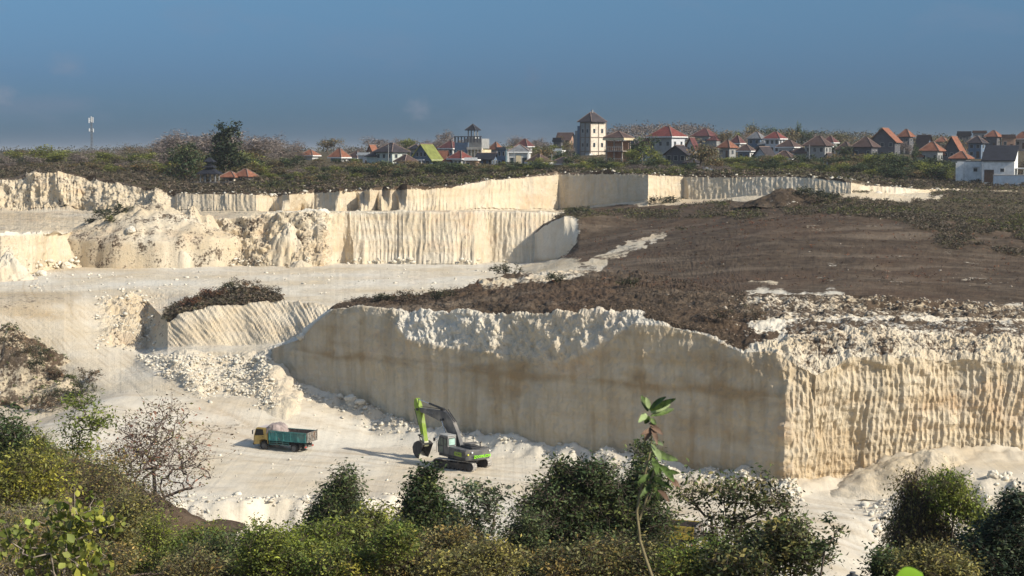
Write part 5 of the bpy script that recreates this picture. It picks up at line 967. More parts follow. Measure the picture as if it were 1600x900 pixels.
def far_tree(px, Y, toppy, kind, wpx=None, v=None, low=False):
    b = at(px, Y); rg = np.random.default_rng(abs(int(px * 13 + Y * 7))); ms = PRO[kind][v if v is not None else rg.integers(0, len(PRO[kind]))]
    ztop = Zat(toppy, Y); h = max(1.6, ztop - b.z); sz = h / ms[2]; sx = (wpx * Y / FPX / ms[3]) if wpx else sz * (.85 + .5 * rg.random())
    sx = min(sx, sz * 2.2)
    e = bpy.data.objects.new('bush' if low else 'tree', None); COL.objects.link(e); e.location = (b.x, b.y, b.z - .15); e.rotation_euler = (0, 0, rg.random() * 6.28 if kind != 'tall' else 0); e.scale = (sx, sx, sz)
    for nm, me in (('crown', ms[0]), ('trunk', ms[1])): o = bpy.data.objects.new(nm if not low else {'crown': 'foliage', 'trunk': 'stem'}[nm], me); COL.objects.link(o); o.parent = e
    TREES.append((px, Y, toppy, kind, low, e))
r_ = random.Random(11)
# hand-placed ones that matter
for a in [(352, 385, 190, 'tall', 50), (305, 500, 202, 'bare', 76), (375, 520, 204, 'bare', 74), (425, 540, 209, 'bare', 64), (252, 520, 210, 'bare', 60), (466, 560, 219, 'bare', 50), (30, 520, 232, 'olive', 50), (95, 520, 234, 'bare', 50), (170, 530, 230, 'bare', 56), (215, 540, 226, 'bare', 50), (290, 370, 222, 'dark', 48), (64, 470, 226, 'green', 34), (330, 470, 204, 'bare', 70), (275, 500, 208, 'bare', 64), (400, 520, 212, 'bare', 60), (440, 500, 218, 'bare', 50), (120, 520, 236, 'olive', 40), (150, 470, 232, 'bare', 44), (185, 460, 236, 'bare', 40), (222, 480, 228, 'olive', 40),
          (512, 600, 215, 'olive', 36), (585, 640, 212, 'bare', 44), (620, 640, 215, 'bare', 30), (635, 620, 216, 'green', 26), (700, 640, 202, 'bare', 34), (682, 620, 216, 'bare', 26), (803, 640, 211, 'bare', 38), (838, 640, 214, 'bare', 24), (850, 450, 226, 'olive', 40), (878, 440, 232, 'dark', 30), (893, 410, 240, 'dark', 30),
          (930, 420, 240, 'olive', 40), (1003, 412, 209, 'dark', 40), (1022, 400, 222, 'green', 30), (985, 405, 232, 'green', 26), (1095, 386, 222, 'olive', 44), (1112, 392, 232, 'olive', 30), (1130, 640, 202, 'olive', 30), (1176, 660, 192, 'olive', 30), (1158, 650, 202, 'green', 24), (1205, 660, 196, 'dark', 26), (1247, 640, 191, 'dark', 16), (1232, 660, 198, 'olive', 32), (1272, 640, 204, 'dark', 30),
          (1315, 640, 206, 'olive', 40), (1345, 640, 206, 'olive', 30), (1320, 470, 226, 'dark', 24), (1330, 408, 246, 'olive', 40), (1358, 404, 240, 'green', 30), (1385, 400, 238, 'dark', 40), (1410, 398, 240, 'dark', 44), (1440, 400, 250, 'green', 26), (1460, 402, 245, 'dark', 36), (1375, 395, 252, 'dark', 30), (1480, 405, 252, 'dark', 26), (1430, 440, 224, 'dark', 14),
          (1230, 400, 252, 'green', 30), (1250, 396, 256, 'green', 34), (1275, 400, 250, 'olive', 26), (1205, 400, 254, 'green', 30), (1165, 396, 254, 'olive', 36), (1145, 398, 262, 'green', 26), (1190, 410, 240, 'olive', 20), (1304, 402, 252, 'olive', 24), (560, 420, 258, 'green', 30)]:
    far_tree(*a[:4], wpx=a[4])
def row(x0, x1, step, Y, prof, kinds, wid, jit=4, low=False):
    x = x0
    while x < x1:
        far_tree(x + r_.uniform(-step * .3, step * .3), Y + r_.uniform(-12, 12), np.interp(x, *zip(*prof)) + r_.uniform(-jit, jit), r_.choice(kinds), wid * r_.uniform(.8, 1.3), low=low); x += step
row(-60, 480, 24, 560, [(-60, 238), (100, 240), (200, 232), (300, 224), (480, 236)], ['bare', 'bare', 'olive', 'dark'], 34)
row(-60, 480, 26, 510, [(-60, 238), (60, 236), (200, 236), (300, 226), (480, 238)], ['olive', 'green', 'bare', 'bare'], 44)
row(-60, 300, 22, 455, [(-60, 246), (60, 240), (200, 240), (300, 234)], ['olive', 'green', 'bare', 'dark'], 42)
row(215, 475, 20, 430, [(200, 242), (260, 234), (470, 244)], ['green', 'olive', 'bare', 'dark'], 40)
row(150, 475, 20, 398, [(150, 258), (250, 246), (300, 252), (380, 254), (480, 258)], ['green', 'green', 'olive', 'bare'], 40)
row(-50, 150, 24, 405, [(-50, 256), (150, 256)], ['bare', 'olive', 'green'], 36, 3, low=True)
row(405, 560, 21, 365, [(400, 276), (430, 278), (560, 272)], ['green', 'dark', 'olive'], 28, 3, low=True)
row(555, 900, 17, 372, [(555, 260), (620, 258), (700, 257), (800, 260), (900, 258)], ['green', 'dark', 'olive', 'green', 'dark'], 34, 5, low=True)
row(1120, 1500, 19, 425, [(1120, 246), (1200, 246), (1330, 240), (1500, 250)], ['dark', 'olive', 'green', 'dark'], 30, 5)
row(560, 900, 24, 418, [(560, 256), (900, 250)], ['dark', 'olive', 'green'], 28, 5)
row(560, 1490, 27, 395, [(560, 255), (900, 250), (1000, 246), (1160, 252), (1490, 252)], ['green', 'dark', 'olive', 'dark'], 32, 6)
row(480, 640, 24, 408, [(480, 260), (640, 262)], ['dark', 'olive', 'green'], 26, 4, low=True)
row(905, 1160, 19, 368, [(900, 252), (960, 256), (1160, 260)], ['green', 'olive', 'dark', 'bare'], 32, 5, low=True)
row(1160, 1500, 20, 386, [(1160, 258), (1500, 258)], ['green', 'olive', 'dark'], 34, 5, low=True)
row(500, 1480, 26, 470, [(500, 250), (900, 246), (1480, 244)], ['dark', 'olive', 'green'], 20, 5)
row(560, 1500, 24, 560, [(640, 232), (900, 228), (1480, 219)], ['dark', 'olive', 'green', 'bare'], 28, 5)
row(640, 1500, 40, 640, [(640, 222), (900, 214), (1200, 206), (1500, 212)], ['bare', 'olive'], 34, 4)
KD = {'dark': 'dark green', 'green': 'yellow green', 'olive': 'dull olive brown', 'bare': 'leafless grey', 'tall': 'tall ragged dark'}
from collections import defaultdict
D_ = defaultdict(list)
for t in TREES:
    px, Y, tp, k, low, e = t; lm = min(LM, key=lambda q: abs(q[0] - px)); dx = px - lm[0]
    rel = 'left of' if dx < -9 else 'right of' if dx > 9 else ('behind' if Y > 470 else 'in front of')
    D_[('%s %s %s %s' % (KD[k], 'bush' if low else 'tree', rel, lm[1]))].append(t)
ORD = ['first', 'second', 'third', 'fourth', 'fifth', 'sixth', 'seventh', 'eighth', 'ninth', 'tenth', 'eleventh', 'twelfth', 'thirteenth', 'fourteenth', 'fifteenth']
for lab, ts in D_.items():
    ts.sort(key=lambda t: t[0])
    for i, t in enumerate(ts):
        l = lab if len(ts) == 1 else '%s, %s from left' % (lab, ORD[min(i, 14)])
        if len(l.split()) > 16: l = l.replace(' the ', ' ', 1)
        if len(l.split()) > 16: l = l.replace('dull olive brown', 'olive').replace(' from left', '')
        if len(l.split()) > 16: l = ' '.join(w for w in l.split() if w != 'the')
        if len(ts) == 1 and len(l.split()) < 4: l += ' there'
        tag(t[5], l, 'bush' if t[4] else 'tree', 'bushes along the cliff top' if t[4] else 'trees around the town')
# ---- uncountable scrub
def tuft_field(name, label, pts, size, mat, cols, per=6, seed=0, aspect=.3, spread=.3, up=.3):
    rg = np.random.default_rng(seed + 3000); pts = np.asarray(pts); n = len(pts); k = np.repeat(np.arange(n), per)
    sz = np.repeat(size * (.6 + .8 * rg.random(n)), per); off = rg.normal(size=(len(k), 3)) * sz[:, None] * spread; off[:, 2] = np.abs(off[:, 2]) + sz * up
    ct = jitter_tint(n, rg, cols); tint = ct[k] * (1 + .2 * rg.normal(size=(len(k), 1)))
    V, F, T = leaf_arrays(pts[k] + off, sz * .9, rg, aspect, tint=np.clip(tint, .05, 3))
    o = meshobj(name, V, F, mat, attr={'tint': T}); return tag(o, label, 'scrub', kind='stuff')
def grid_pts(gname, cond, n, seed=0):
    X, mk = GRIDS[gname]; mk = mk[..., :3]; rg = np.random.default_rng(seed); ppx, ppy = pix(X); ok = np.argwhere(cond(ppx, ppy, X, mk)); 
    if len(ok) == 0: return np.zeros((1, 3))
    s_ = ok[rg.choice(len(ok), n)]; p = X[s_[:, 0], s_[:, 1]].copy(); p[:, 0] += rg.normal(size=n) * .3; p[:, 1] += rg.normal(size=n) * .4; return p
G4 = [(1, 1, 1), (1.3, 1.2, 1.1), (.7, .75, .7), (.85, .95, .7)]; DRY2 = leafmat('scrub_dry', (.120, .096, .070), .1); DRY3 = leafmat('scrub_green', (.10, .11, .042), .15); RED = leafmat('scrub_red', (.13, .07, .045), .1)
tuft_field('dry_scrub', 'brown and grey dry scrub covering the slope behind the upper rock face', grid_pts('upper_benches_and_land', lambda a, b, X, m: (X[..., 1] > 322) & (X[..., 1] < 470) & (m[..., 1] > .5) & (a > -120) & (a < 1720), 24000, 1), .55, DRY2, G4, 8, 1)
tuft_field('green_scrub', 'green undergrowth along the top of the upper rock face', grid_pts('upper_benches_and_land', lambda a, b, X, m: (X[..., 1] > 328) & (X[..., 1] < 420) & (m[..., 1] > .5) & (a > 395) & (a < 1400) & (fbm(X[..., 0] / 8, X[..., 1] / 8, 0, 3, 6) > -.15), 8000, 2), .5, DRY3, G1, 8, 2)
tuft_field('plateau_scrub', 'dry grass and low dark scrub on the brown plateau', grid_pts('quarry_plateau', lambda a, b, X, m: (m[..., 1] > .35) & (X[..., 2] > -16), 20000, 3), .36, DRY2, G4, 7, 3)
tuft_field('plateau_scrub', 'scattered green weeds on the right-hand slope of the plateau', grid_pts('quarry_plateau', lambda a, b, X, m: (m[..., 1] > .45) & (fbm(X[..., 0] / 9, X[..., 1] / 14, 0, 3, 5) > .12), 3500, 4), .38, DRY3, G1, 7, 4)
tuft_field('soil_debris', 'roots, twigs and dead weeds strewn over the brown earth berm', grid_pts('quarry_plateau', lambda a, b, X, m: (m[..., 0] > .6) & (a > 540) & (a < 1220) & (b > 440) & (b < 545), 2600, 5), .36, DRY2, [(1, 1, 1), (1.9, 1.7, 1.6), (.6, .6, .6)], 5, 5, aspect=.10)
tuft_field('soil_debris', 'sparse dead weeds scattered over the open brown plateau', grid_pts('quarry_plateau', lambda a, b, X, m: (m[..., 0] > .6) & (b < 450), 2200, 6), .34, RED, G3, 5, 6, aspect=.2)
tuft_field('spur_scrub', 'dry brush covering the brown top of the ribbed spur', grid_pts('ramp_and_bench', lambda a, b, X, m: (m[..., 0] > .6) & (a > 246) & (a < 445) & (b < 515), 1300, 12), .42, DRY2, G4, 7, 12)
tuft_field('mound_scrub', 'dry brush and roots over the left earth mounds', np.concatenate([grid_pts(k, lambda a, b, X, m: (a > -10) & (a < 190) & (m[..., 0] > .3), 230, 13) for k in GRIDS if k.startswith('earth_mound')]), .36, DRY3, G4, 6, 13)
# far wooded ridge on the horizon
rg = np.random.default_rng(77); n = 24000; a = rg.uniform(-300, 1900, n); Yr = rg.uniform(760, 1050, n); prof = np.interp(a, [-300, 100, 250, 480, 700, 900, 935, 960, 1000, 1060, 1105, 1125, 1200, 1260, 1500, 1900], [236, 236, 230, 234, 232, 228, 212, 201, 198, 196, 198, 214, 206, 208, 216, 216])
Vp = P(a, prof + rg.random(n) ** 1.5 * 34 + 1, Yr)
cols_f = np.where(((a > 930) & (a < 1120))[:, None], [[1.15, 1.0, 1.0]], [[.8, .85, .7]])
V, F, T = leaf_arrays(np.repeat(Vp, 6, 0) + rg.normal(size=(n * 6, 3)) * 1.1, .95, rg, .6, tint=np.clip(np.repeat(cols_f, 6, 0) * (1 + .15 * rg.normal(size=(n * 6, 1))), .2, 2))
o = meshobj('distant_woodland', V, F, leafmat('leaf_horizon', (.125, .115, .095), .1), attr={'tint': T}); tag(o, 'distant greyish wooded ridge on the skyline behind the town', 'woodland', kind='stuff')
# bushes on the heaps and edges of the quarry, each its own
def rock_bush(px, py, Y, wpx, hpx, kind, label, seed):
    p = P(px, py, Y); g = gz(p[0], Y, p[2] + 1.5)
    if g < p[2] - 4: g = p[2]
    rg = np.random.default_rng(seed); m = Y / FPX; rx, rz = wpx * m / 2, hpx * m / 2
    lobes = [((i - 1) * rx * .55, rg.normal() * rx * .2, rz * (1 + .3 * rg.random()), rx * .6, rx * .5, rz) for i in range(3)]
    mat, cl = {'d': (leafmat('leaf_quarry_dark', (.060, .066, .034), .1), G2), 'r': (RED, G3), 'b': (DRY2, G3), 'g': (DRY3, G1)}[kind]
    (V, F, T), segs = plant_mesh(lobes, max(10, int(wpx * 1.1)), 15, 3.4 * m, 2.4 * m, rg, cl, (0, 0, -.3), (0, 0, rz), .06, aspect=.3)
    e = empty('bush', (p[0], Y, g), label, 'bush', group='bushes on the quarry spoil'); meshobj('foliage', V, F, mat, parent=e, attr={'tint': T}); TV, TF = tubes(segs, 4); meshobj('stem', TV, TF, BARK, parent=e)
for a in [(185, 318, 290, 40, 14, 'd', 'dark green bush along the left crest of the mid-left spoil heap'), (165, 332, 290, 36, 12, 'd', 'dark bush low on the left flank of the mid-left spoil heap'), (172, 342, 287, 16, 10, 'g', 'small green bush on the face of the mid-left spoil heap'), (148, 339, 291, 26, 9, 'd', 'dark bush at the left foot of the mid-left spoil heap'),
          (375, 458, 225, 52, 16, 'b', 'dry brown bush on top of the ribbed spur'), (335, 470, 223, 46, 16, 'r', 'reddish bush sloping down the crest of the ribbed spur'), (412, 464, 225, 44, 10, 'b', 'dark dry bush at the right end of the ribbed spur crest'), (300, 482, 221, 44, 14, 'r', 'rusty dry bush at the left end of the ribbed spur crest'),
          (355, 462, 225, 30, 14, 'd', 'dark bush in the middle of the ribbed spur crest'),
          (60, 530, 196, 40, 18, 'd', 'dark bush high on the left earth mound beside the road'), (85, 545, 194, 40, 16, 'b', 'grey brown bush on the shoulder of the left earth mound'), (40, 560, 190, 50, 26, 'b', 'tangled dry bush in the hollow of the left earth mound'), (95, 590, 187, 60, 30, 'd', 'dark green bush on the lower right of the left earth mound'), (128, 575, 188, 40, 20, 'd', 'dark bush at the right end of the left earth mound'), (105, 552, 193, 16, 12, 'd', 'tiny upright shrub on the skyline of the left earth mound'), (70, 605, 186, 50, 24, 'b', 'grey root tangle at the foot of the left earth mound'),
          (690, 462, 176, 40, 14, 'd', 'dark green bush on the left tongue of the brown berm'), (640, 468, 178, 46, 12, 'b', 'low brown bush near the tip of the brown berm'), (790, 430, 185, 44, 14, 'd', 'dark bush on the berm crest against the white bench floor'), (600, 474, 179, 34, 10, 'd', 'dark low bush at the left tip of the brown berm'), (868, 448, 178, 30, 12, 'd', 'dark bush below the pale track on the brown berm'), (985, 448, 172, 34, 14, 'd', 'dark root clump in the middle of the brown berm'),
          (1180, 500, 151, 40, 20, 'b', 'dead root tangle at the right end of the brown berm'), (1120, 505, 150, 50, 20, 'b', 'dry brush hanging over the rock face'), (1290, 305, 288, 50, 18, 'd', 'dark bush right of the brown spoil heap on the plateau'), (1260, 302, 290, 36, 14, 'd', 'dark bush on the right flank of the brown spoil heap'), (1035, 322, 318, 44, 9, 'd', 'dark low bush on the plateau edge below the grey upper face'), (900, 334, 300, 40, 8, 'd', 'dark low bush at the left corner of the brown plateau'), (1572, 378, 240, 34, 24, 'd', 'dark bush at the right edge of the brown slope'), (1590, 362, 250, 40, 20, 'g', 'green bush at the right edge of the brown slope'),
          (20, 545, 188, 46, 26, 'b', 'dense dry root tangle on the crest side of the left earth mound'), (140, 598, 183, 40, 22, 'b', 'dry brown bush at the right foot of the left earth mound'), (58, 580, 186, 40, 26, 'd', 'dark bush in the middle of the left earth mound'),
          (432, 296, 338, 24, 16, 'd', 'dark bush with spiky leaves on the cliff top behind the upper bench')]:
    a = list(a)
    if a[0] < 430 and 440 < a[1] < 500: a[2] -= 19
    if a[0] < 140 and a[1] > 520: a[2] -= 8
    rock_bush(*a, seed=int(a[0] * 3 + a[1]))
# ================================================================ excavator
def prism(poly, y0, y1):
    n = len(poly); V = [(x, y0, z) for x, z in poly] + [(x, y1, z) for x, z in poly]
    F = [tuple(range(n)), tuple(range(2 * n - 1, n - 1, -1))] + [(i, i + n, (i + 1) % n + n, (i + 1) % n) for i in range(n)]; return V, F
def bev(o, w=.03, seg=2):
    m = o.modifiers.new('edge_bevel', 'BEVEL'); m.width = w; m.segments = seg; m.limit_method = 'ANGLE'; m.angle_limit = R(35); return o
def cyl(c, ax, r, l, n=20):
    c = np.array(c, float); a = {'x': (1, 0, 0), 'y': (0, 1, 0), 'z': (0, 0, 1)}[ax]; a = np.array(a) * l / 2; return tubem(c - a, c + a, r, sides=n)
def text_mesh(s, size, mat, parent, loc, rot, name='lettering', depth=.012, bold=.018, sx=1.0):
    cu = bpy.data.curves.new(name, 'FONT'); cu.body = s; cu.size = size; cu.extrude = depth; cu.offset = bold * size; cu.align_x = 'CENTER'; cu.align_y = 'CENTER'; cu.resolution_u = 2
    t = bpy.data.objects.new('tmp_text', cu); COL.objects.link(t); dg = bpy.context.evaluated_depsgraph_get(); me = bpy.data.meshes.new_from_object(t.evaluated_get(dg)); me.name = name
    bpy.data.objects.remove(t); me.materials.clear(); me.materials.append(mat)
    o = bpy.data.objects.new(name, me); COL.objects.link(o); o.parent = parent; o.location = loc; o.rotation_euler = rot; o.scale = (sx, 1, 1); return o
DUST = (.50, .45, .37)
EG = paint('excavator_grey', (.105, .105, .105), .5, .15, 2, dirt=DUST, dirt_amt=.4); ED = paint('excavator_dark', (.030, .031, .034), .5, .25, 3, dirt=(.22, .2, .17), dirt_amt=.35); EL = paint('excavator_lime', (.20, .30, .03), .45, .12, 3, dirt=DUST, dirt_amt=.3); ELT = paint('excavator_roof_grey', (.34, .34, .32), .6, .1, 3, dirt=DUST, dirt_amt=.5)
TRK = paint('track_steel', (.040, .036, .033), .7, .3, 4, dirt=(.16, .14, .12), dirt_amt=.5); SHOE = paint('dusty_track_shoe', (.36, .34, .31), .9, .25, 5, dirt=(.2, .18, .16), dirt_amt=.5); CABG = paint('cab_glass_mat', (.10, .13, .11), .12, .3, 1.5); CABG2 = paint('cab_glass_pale', (.42, .60, .52), .2, .15, 2); CHR = paint('cylinder_rod', (.5, .5, .5), .25, .1, 2, metal=.8); BKT = paint('bucket_steel', (.045, .043, .042), .55, .3, 3, dirt=DUST, dirt_amt=.35); BKD = paint('bucket_dusty', (.60, .56, .49), .85, .2, 4); LET = paint('bright_green_letters', (.30, .75, .04), .5, .05); LETG = paint('grey_letters', (.23, .23, .23), .6, .05); LAMPW = paint('lamp_lens', (.85, .85, .82), .2, .03); REFY = paint('yellow_reflector', (.75, .72, .08), .4, .05)
def excavator(loc, yaw, tyaw, label):
    e = empty('excavator', loc, label, 'excavator', rz=yaw)
    P_ = lambda n, vf, m, par=e, bv=.02: (lambda o: (bev(o, bv) if bv else o))(meshobj(n, *vf, m, parent=par))
    # undercarriage
    uc = P_('undercarriage', vcat([bxm(-1.1, 1.1, -.95, .95, .42, .78), cyl((0, 0, .88), 'z', .62, .3, 28)]), ED, bv=.03); uc.rotation_euler = (0, 0, tyaw)
    for s in (1, -1):
        # belt loop
        n = 56; L, r = 1.78, .43; prof = []
        for i in range(n):
            t = i / n * (4 * L + 2 * math.pi * r)
            if t < 2 * L: p = (L - t, r * 2 + .03); nn = (0, 1)
            elif t < 2 * L + math.pi * r: a = (t - 2 * L) / r; p = (-L - r * math.sin(a), r + .03 + r * math.cos(a)); nn = (-math.sin(a), math.cos(a))
            elif t < 4 * L + math.pi * r: p = (-L + (t - 2 * L - math.pi * r), .03); nn = (0, -1)
            else: a = (t - 4 * L - math.pi * r) / r; p = (L + r * math.sin(a), r + .03 - r * math.cos(a)); nn = (math.sin(a), -math.cos(a))
            prof.append((p, nn))
        V, F = [], []
        for i, ((x, z), (nx, nz)) in enumerate(prof):
            tx, tz = nz, -nx; w = .088; h = .035
            q = []
            for sy in (-.3, .3):
                for (a, b) in ((-w, -.03), (w, -.03), (w, 0.0), (.02, h * .3), (0, h), (-.05, h), (-w, 0.0)): q.append((x + tx * a + nx * b, sy + 1.2 * s, z + tz * a + nz * b))
            k = len(V); V += q; F += [tuple(k + j for j in range(7)), tuple(k + 7 + j for j in range(6, -1, -1))] + [(k + j, k + 7 + j, k + 7 + (j + 1) % 7, k + (j + 1) % 7) for j in range(7)]
        tr = meshobj('track', V, F, SHOE, parent=e); tr.rotation_euler = (0, 0, tyaw)
        fr = P_('track_frame', vcat([bxm(-1.6, 1.6, 1.2 * s - .22, 1.2 * s + .22, .26, .72)]), TRK, par=tr, bv=.03)
        gd = meshobj('side_plate', *vcat([prism([(-1.75, .22), (1.75, .22), (2.0, .45), (1.75, .70), (-1.75, .70), (-2.0, .45)], 1.2 * s - .305, 1.2 * s + .305)]), TRK, parent=tr)
        meshobj('sprocket', *vcat([cyl((-L, 1.2 * s, r + .03), 'y', .36, .64, 22), cyl((-L, 1.2 * s, r + .03), 'y', .18, .70, 14)]), ED, parent=tr); meshobj('idler', *vcat([cyl((L, 1.2 * s, r + .03), 'y', .35, .64, 22), cyl((L, 1.2 * s, r + .03), 'y', .14, .70, 14)]), ED, parent=tr)
        for k in range(7): meshobj('roller', *cyl((-1.35 + k * .45, 1.2 * s, .2), 'y', .13, .64, 12), ED, parent=tr)
        for k in range(2): meshobj('carrier_roller', *cyl((-.6 + k * 1.2, 1.2 * s, .77), 'y', .09, .64, 12), ED, parent=tr)
    # upper works
    P_('platform', bxm(-2.3, 1.75, -1.32, 1.32, 1.05, 1.28), ED)
    side = P_('engine_housing', vcat([bxm(-2.25, .30, .62, 1.35, 1.285, 2.02), bxm(-2.25, 1.5, -1.35, -.45, 1.285, 1.98)]), EG, bv=.04)
    meshobj('panel_seams', *vcat([bxm(x, x + .02, 1.351, 1.358, 1.35, 1.95) for x in (-1.5, -.65)] + [bxm(-2.2, -1.75, 1.351, 1.358, 1.5 + .07 * k, 1.53 + .07 * k) for k in range(5)]), ED, parent=side)
    P_('engine_hood', vcat([bxm(-2.25, -.55, -.5, .60, 1.3, 2.22), bxm(-1.9, -.9, -.35, .45, 2.22, 2.32)]), ED, bv=.05); P_('hood_top', bxm(-1.55, -.5, -.9, .2, 2.33, 2.37), EG)
    # lime patch with dark marks on the left flank
    dc = meshobj('lime_panel', *prism([(-1.75, 1.36), (-.72, 1.36), (-.62, 1.46), (-.62, 1.62), (-.72, 1.74), (-1.75, 1.74)], 1.352, 1.366), EL, parent=side)
    for bb in (bxm(-1.45, -1.22, 1.367, 1.372, 1.51, 1.58), bxm(-1.12, -.88, 1.367, 1.372, 1.51, 1.58), bxm(-.95, -.72, 1.352, 1.36, 1.84, 1.92), bxm(-1.5, -1.1, 1.352, 1.36, 1.83, 1.91)): meshobj('panel_mark', *bb, ED, parent=dc)
    # counterweight
    pl = []
    for i in range(13): a = -1 + 2 * i / 12; pl.append((-2.35 - .55 * (1 - abs(a) ** 2.6), 1.36 * a))
    pl = [(-2.25, -1.36)] + pl + [(-2.25, 1.36)]; n = len(pl); V = []
    for z, sc_ in ((1.10, .97), (1.22, 1.0), (1.95, 1.0), (2.06, .965)): V += [(-2.25 + (x + 2.25) * (sc_ if z != 1.10 else .86), y * sc_, z) for x, y in pl]
    F = [tuple(range(n))[::-1], tuple(range(3 * n, 4 * n))] + [(k * n + i, k * n + (i + 1) % n, (k + 1) * n + (i + 1) % n, (k + 1) * n + i) for k in range(3) for i in range(n)]
    cw = meshobj('counterweight', V, [f[::-1] for f in F], EG, parent=e)
    lt = text_mesh('ZOOMLION', .36, LET, cw, (-2.90, -.08, 1.44), (R(90), 0, R(-90)), sx=.96, depth=.03)
    for y in (.95, -1.0): meshobj('rear_lamp', *cyl((-2.79, y, 1.86), 'x', .075, .08, 12), LAMPW, parent=cw)
    meshobj('reflector', *bxm(-2.60, -2.5, 1.15, 1.30, 1.60, 1.70), REFY, parent=cw); 
    meshobj('grab_rail', *vcat([tubem((-2.55, y, 2.06), (-2.55, y, 2.24), .022) for y in (-.8, 0, .8)] + [tubem((-2.55, -.8, 2.24), (-2.55, .8, 2.24), .022)]), ED, parent=e)
    # cab
    V = [(.36, .42, 1.285), (1.86, .42, 1.285), (1.86, 1.36, 1.285), (.36, 1.36, 1.285), (.36, .42, 2.9), (1.60, .42, 2.9), (1.60, 1.36, 2.9), (.36, 1.36, 2.9), (1.95, .42, 2.1), (1.95, 1.36, 2.1)]
    F = [(0, 3, 2, 1), (4, 5, 6, 7), (0, 1, 8, 5, 4), (3, 7, 6, 9, 2), (1, 2, 9, 8), (8, 9, 6, 5), (0, 4, 7, 3)]
    cab = bev(meshobj('cab', V, F, EG, parent=e), .05, 3)
    P_('cab_roof', bxm(.30, 1.66, .40, 1.39, 2.905, 3.02), ELT, par=cab, bv=.05)
    P_('rear_panel', bxm(.335, .352, .44, 1.34, 1.32, 2.88), ELT, par=cab, bv=0)
    def pane(n, poly, m, y): o = meshobj(n, *prism(poly, y, y + .014), m, parent=cab); return o
    pane('side_window', [(1.02, 2.05), (1.80, 2.05), (1.60, 2.72), (1.02, 2.72)], CABG, 1.362); pane('side_window', [(.52, 2.05), (.90, 2.05), (.90, 2.66), (.52, 2.66)], CABG, 1.362); pane('door_window', [(1.02, 1.42), (1.72, 1.42), (1.78, 1.95), (1.02, 1.95)], CABG, 1.362)
    meshobj('window_frame', *vcat([bxm(.97, 1.02, 1.362, 1.382, 1.36, 2.78), bxm(.97, 1.62, 1.362, 1.382, 2.72, 2.78), bxm(.97, 1.82, 1.362, 1.382, 1.97, 2.03), bxm(.46, .52, 1.362, 1.382, 2.0, 2.72), bxm(.46, .95, 1.362, 1.382, 2.66, 2.72), bxm(1.42, 1.45, 1.377, 1.384, 2.05, 2.72)]), ED, parent=cab)
    meshobj('rear_window', *bxm(.318, .334, .56, 1.22, 2.12, 2.70), CABG2, parent=cab); meshobj('rear_window_seal', *vcat([bxm(.315, .333, .50, .559, 2.06, 2.76), bxm(.315, .333, 1.221, 1.28, 2.06, 2.76), bxm(.315, .333, .56, 1.22, 2.06, 2.119), bxm(.315, .333, .56, 1.22, 2.701, 2.76)]), ED, parent=cab)
    meshobj('windscreen', [(1.87, .48, 1.5), (1.87, 1.30, 1.5), (1.963, 1.30, 2.12), (1.963, .48, 2.12), (1.65, 1.30, 2.82), (1.65, .48, 2.82)], [(0, 1, 2, 3), (3, 2, 4, 5)], CABG, parent=cab)
    meshobj('handrail', *vcat([tubem((1.98, 1.42, 1.3), (1.98, 1.42, 2.2), .02), tubem((1.98, 1.42, 2.2), (1.8, 1.38, 2.4), .02)]), ED, parent=e); meshobj('mirror', *vcat([tubem((1.9, 1.36, 2.5), (2.05, 1.6, 2.5), .015), bxm(2.0, 2.05, 1.52, 1.74, 2.35, 2.65)]), ED, parent=e)
    meshobj('exhaust_pipe', *vcat([tubem((-1.8, -.7, 2.0), (-1.8, -.7, 2.45), .06, sides=10), tubem((-1.8, -.7, 2.45), (-1.95, -.7, 2.58), .05, sides=10)]), ED, parent=e); meshobj('guard_rail', *vcat([tubem((-.1, -1.25, 1.98), (-.1, -1.25, 2.75), .018), tubem((1.2, -1.25, 1.98), (1.2, -1.25, 2.75), .018), tubem((-.1, -1.25, 2.75), (1.2, -1.25, 2.75), .018), tubem((-.1, -1.25, 2.35), (1.2, -1.25, 2.35), .018)]), ED, parent=e)
    # boom, arm, bucket
    B0 = -.02
    bm = P_('boom', prism([(.05, 1.55), (.0, 1.95), (.55, 3.15), (1.35, 4.25), (2.0, 4.72), (2.75, 4.86), (3.6, 4.82), (6.75, 4.72), (6.9, 4.55), (6.75, 4.38), (5.4, 4.22), (3.9, 3.98), (3.1, 3.80), (2.5, 3.45), (1.7, 2.7), (.9, 1.75), (.45, 1.45)], B0 - .20, B0 + .20), EG, bv=.03)
    text_mesh('ZOOMLION', .26, LETG, bm, (4.9, B0 + .208, 4.46), (R(90), R(1.5), R(180)), depth=.006)
    for y in (B0 - .40, B0 + .40):
        c_ = meshobj('boom_cylinder', *tubem((1.30, y, 1.50), (1.95, y, 2.75), .09, sides=12), ED, parent=e); meshobj('rod', *tubem((1.95, y, 2.75), (2.60, y, 4.05), .055, sides=10), CHR, parent=c_)
    meshobj('boom_pin', *vcat([cyl((2.62, B0, 4.08), 'y', .12, 1.0, 14), cyl((6.62, B0, 4.55), 'y', .13, .74, 14)]), ED, parent=e)
    c_ = meshobj('arm_cylinder', *vcat([tubem((3.0, B0, 5.02), (5.05, B0, 5.26), .10, sides=12), bxm(2.8, 3.2, B0 - .12, B0 + .12, 4.80, 5.12)]), ED, parent=e); meshobj('rod', *tubem((5.05, B0, 5.26), (6.95, B0, 5.46), .05, sides=10), CHR, parent=c_)
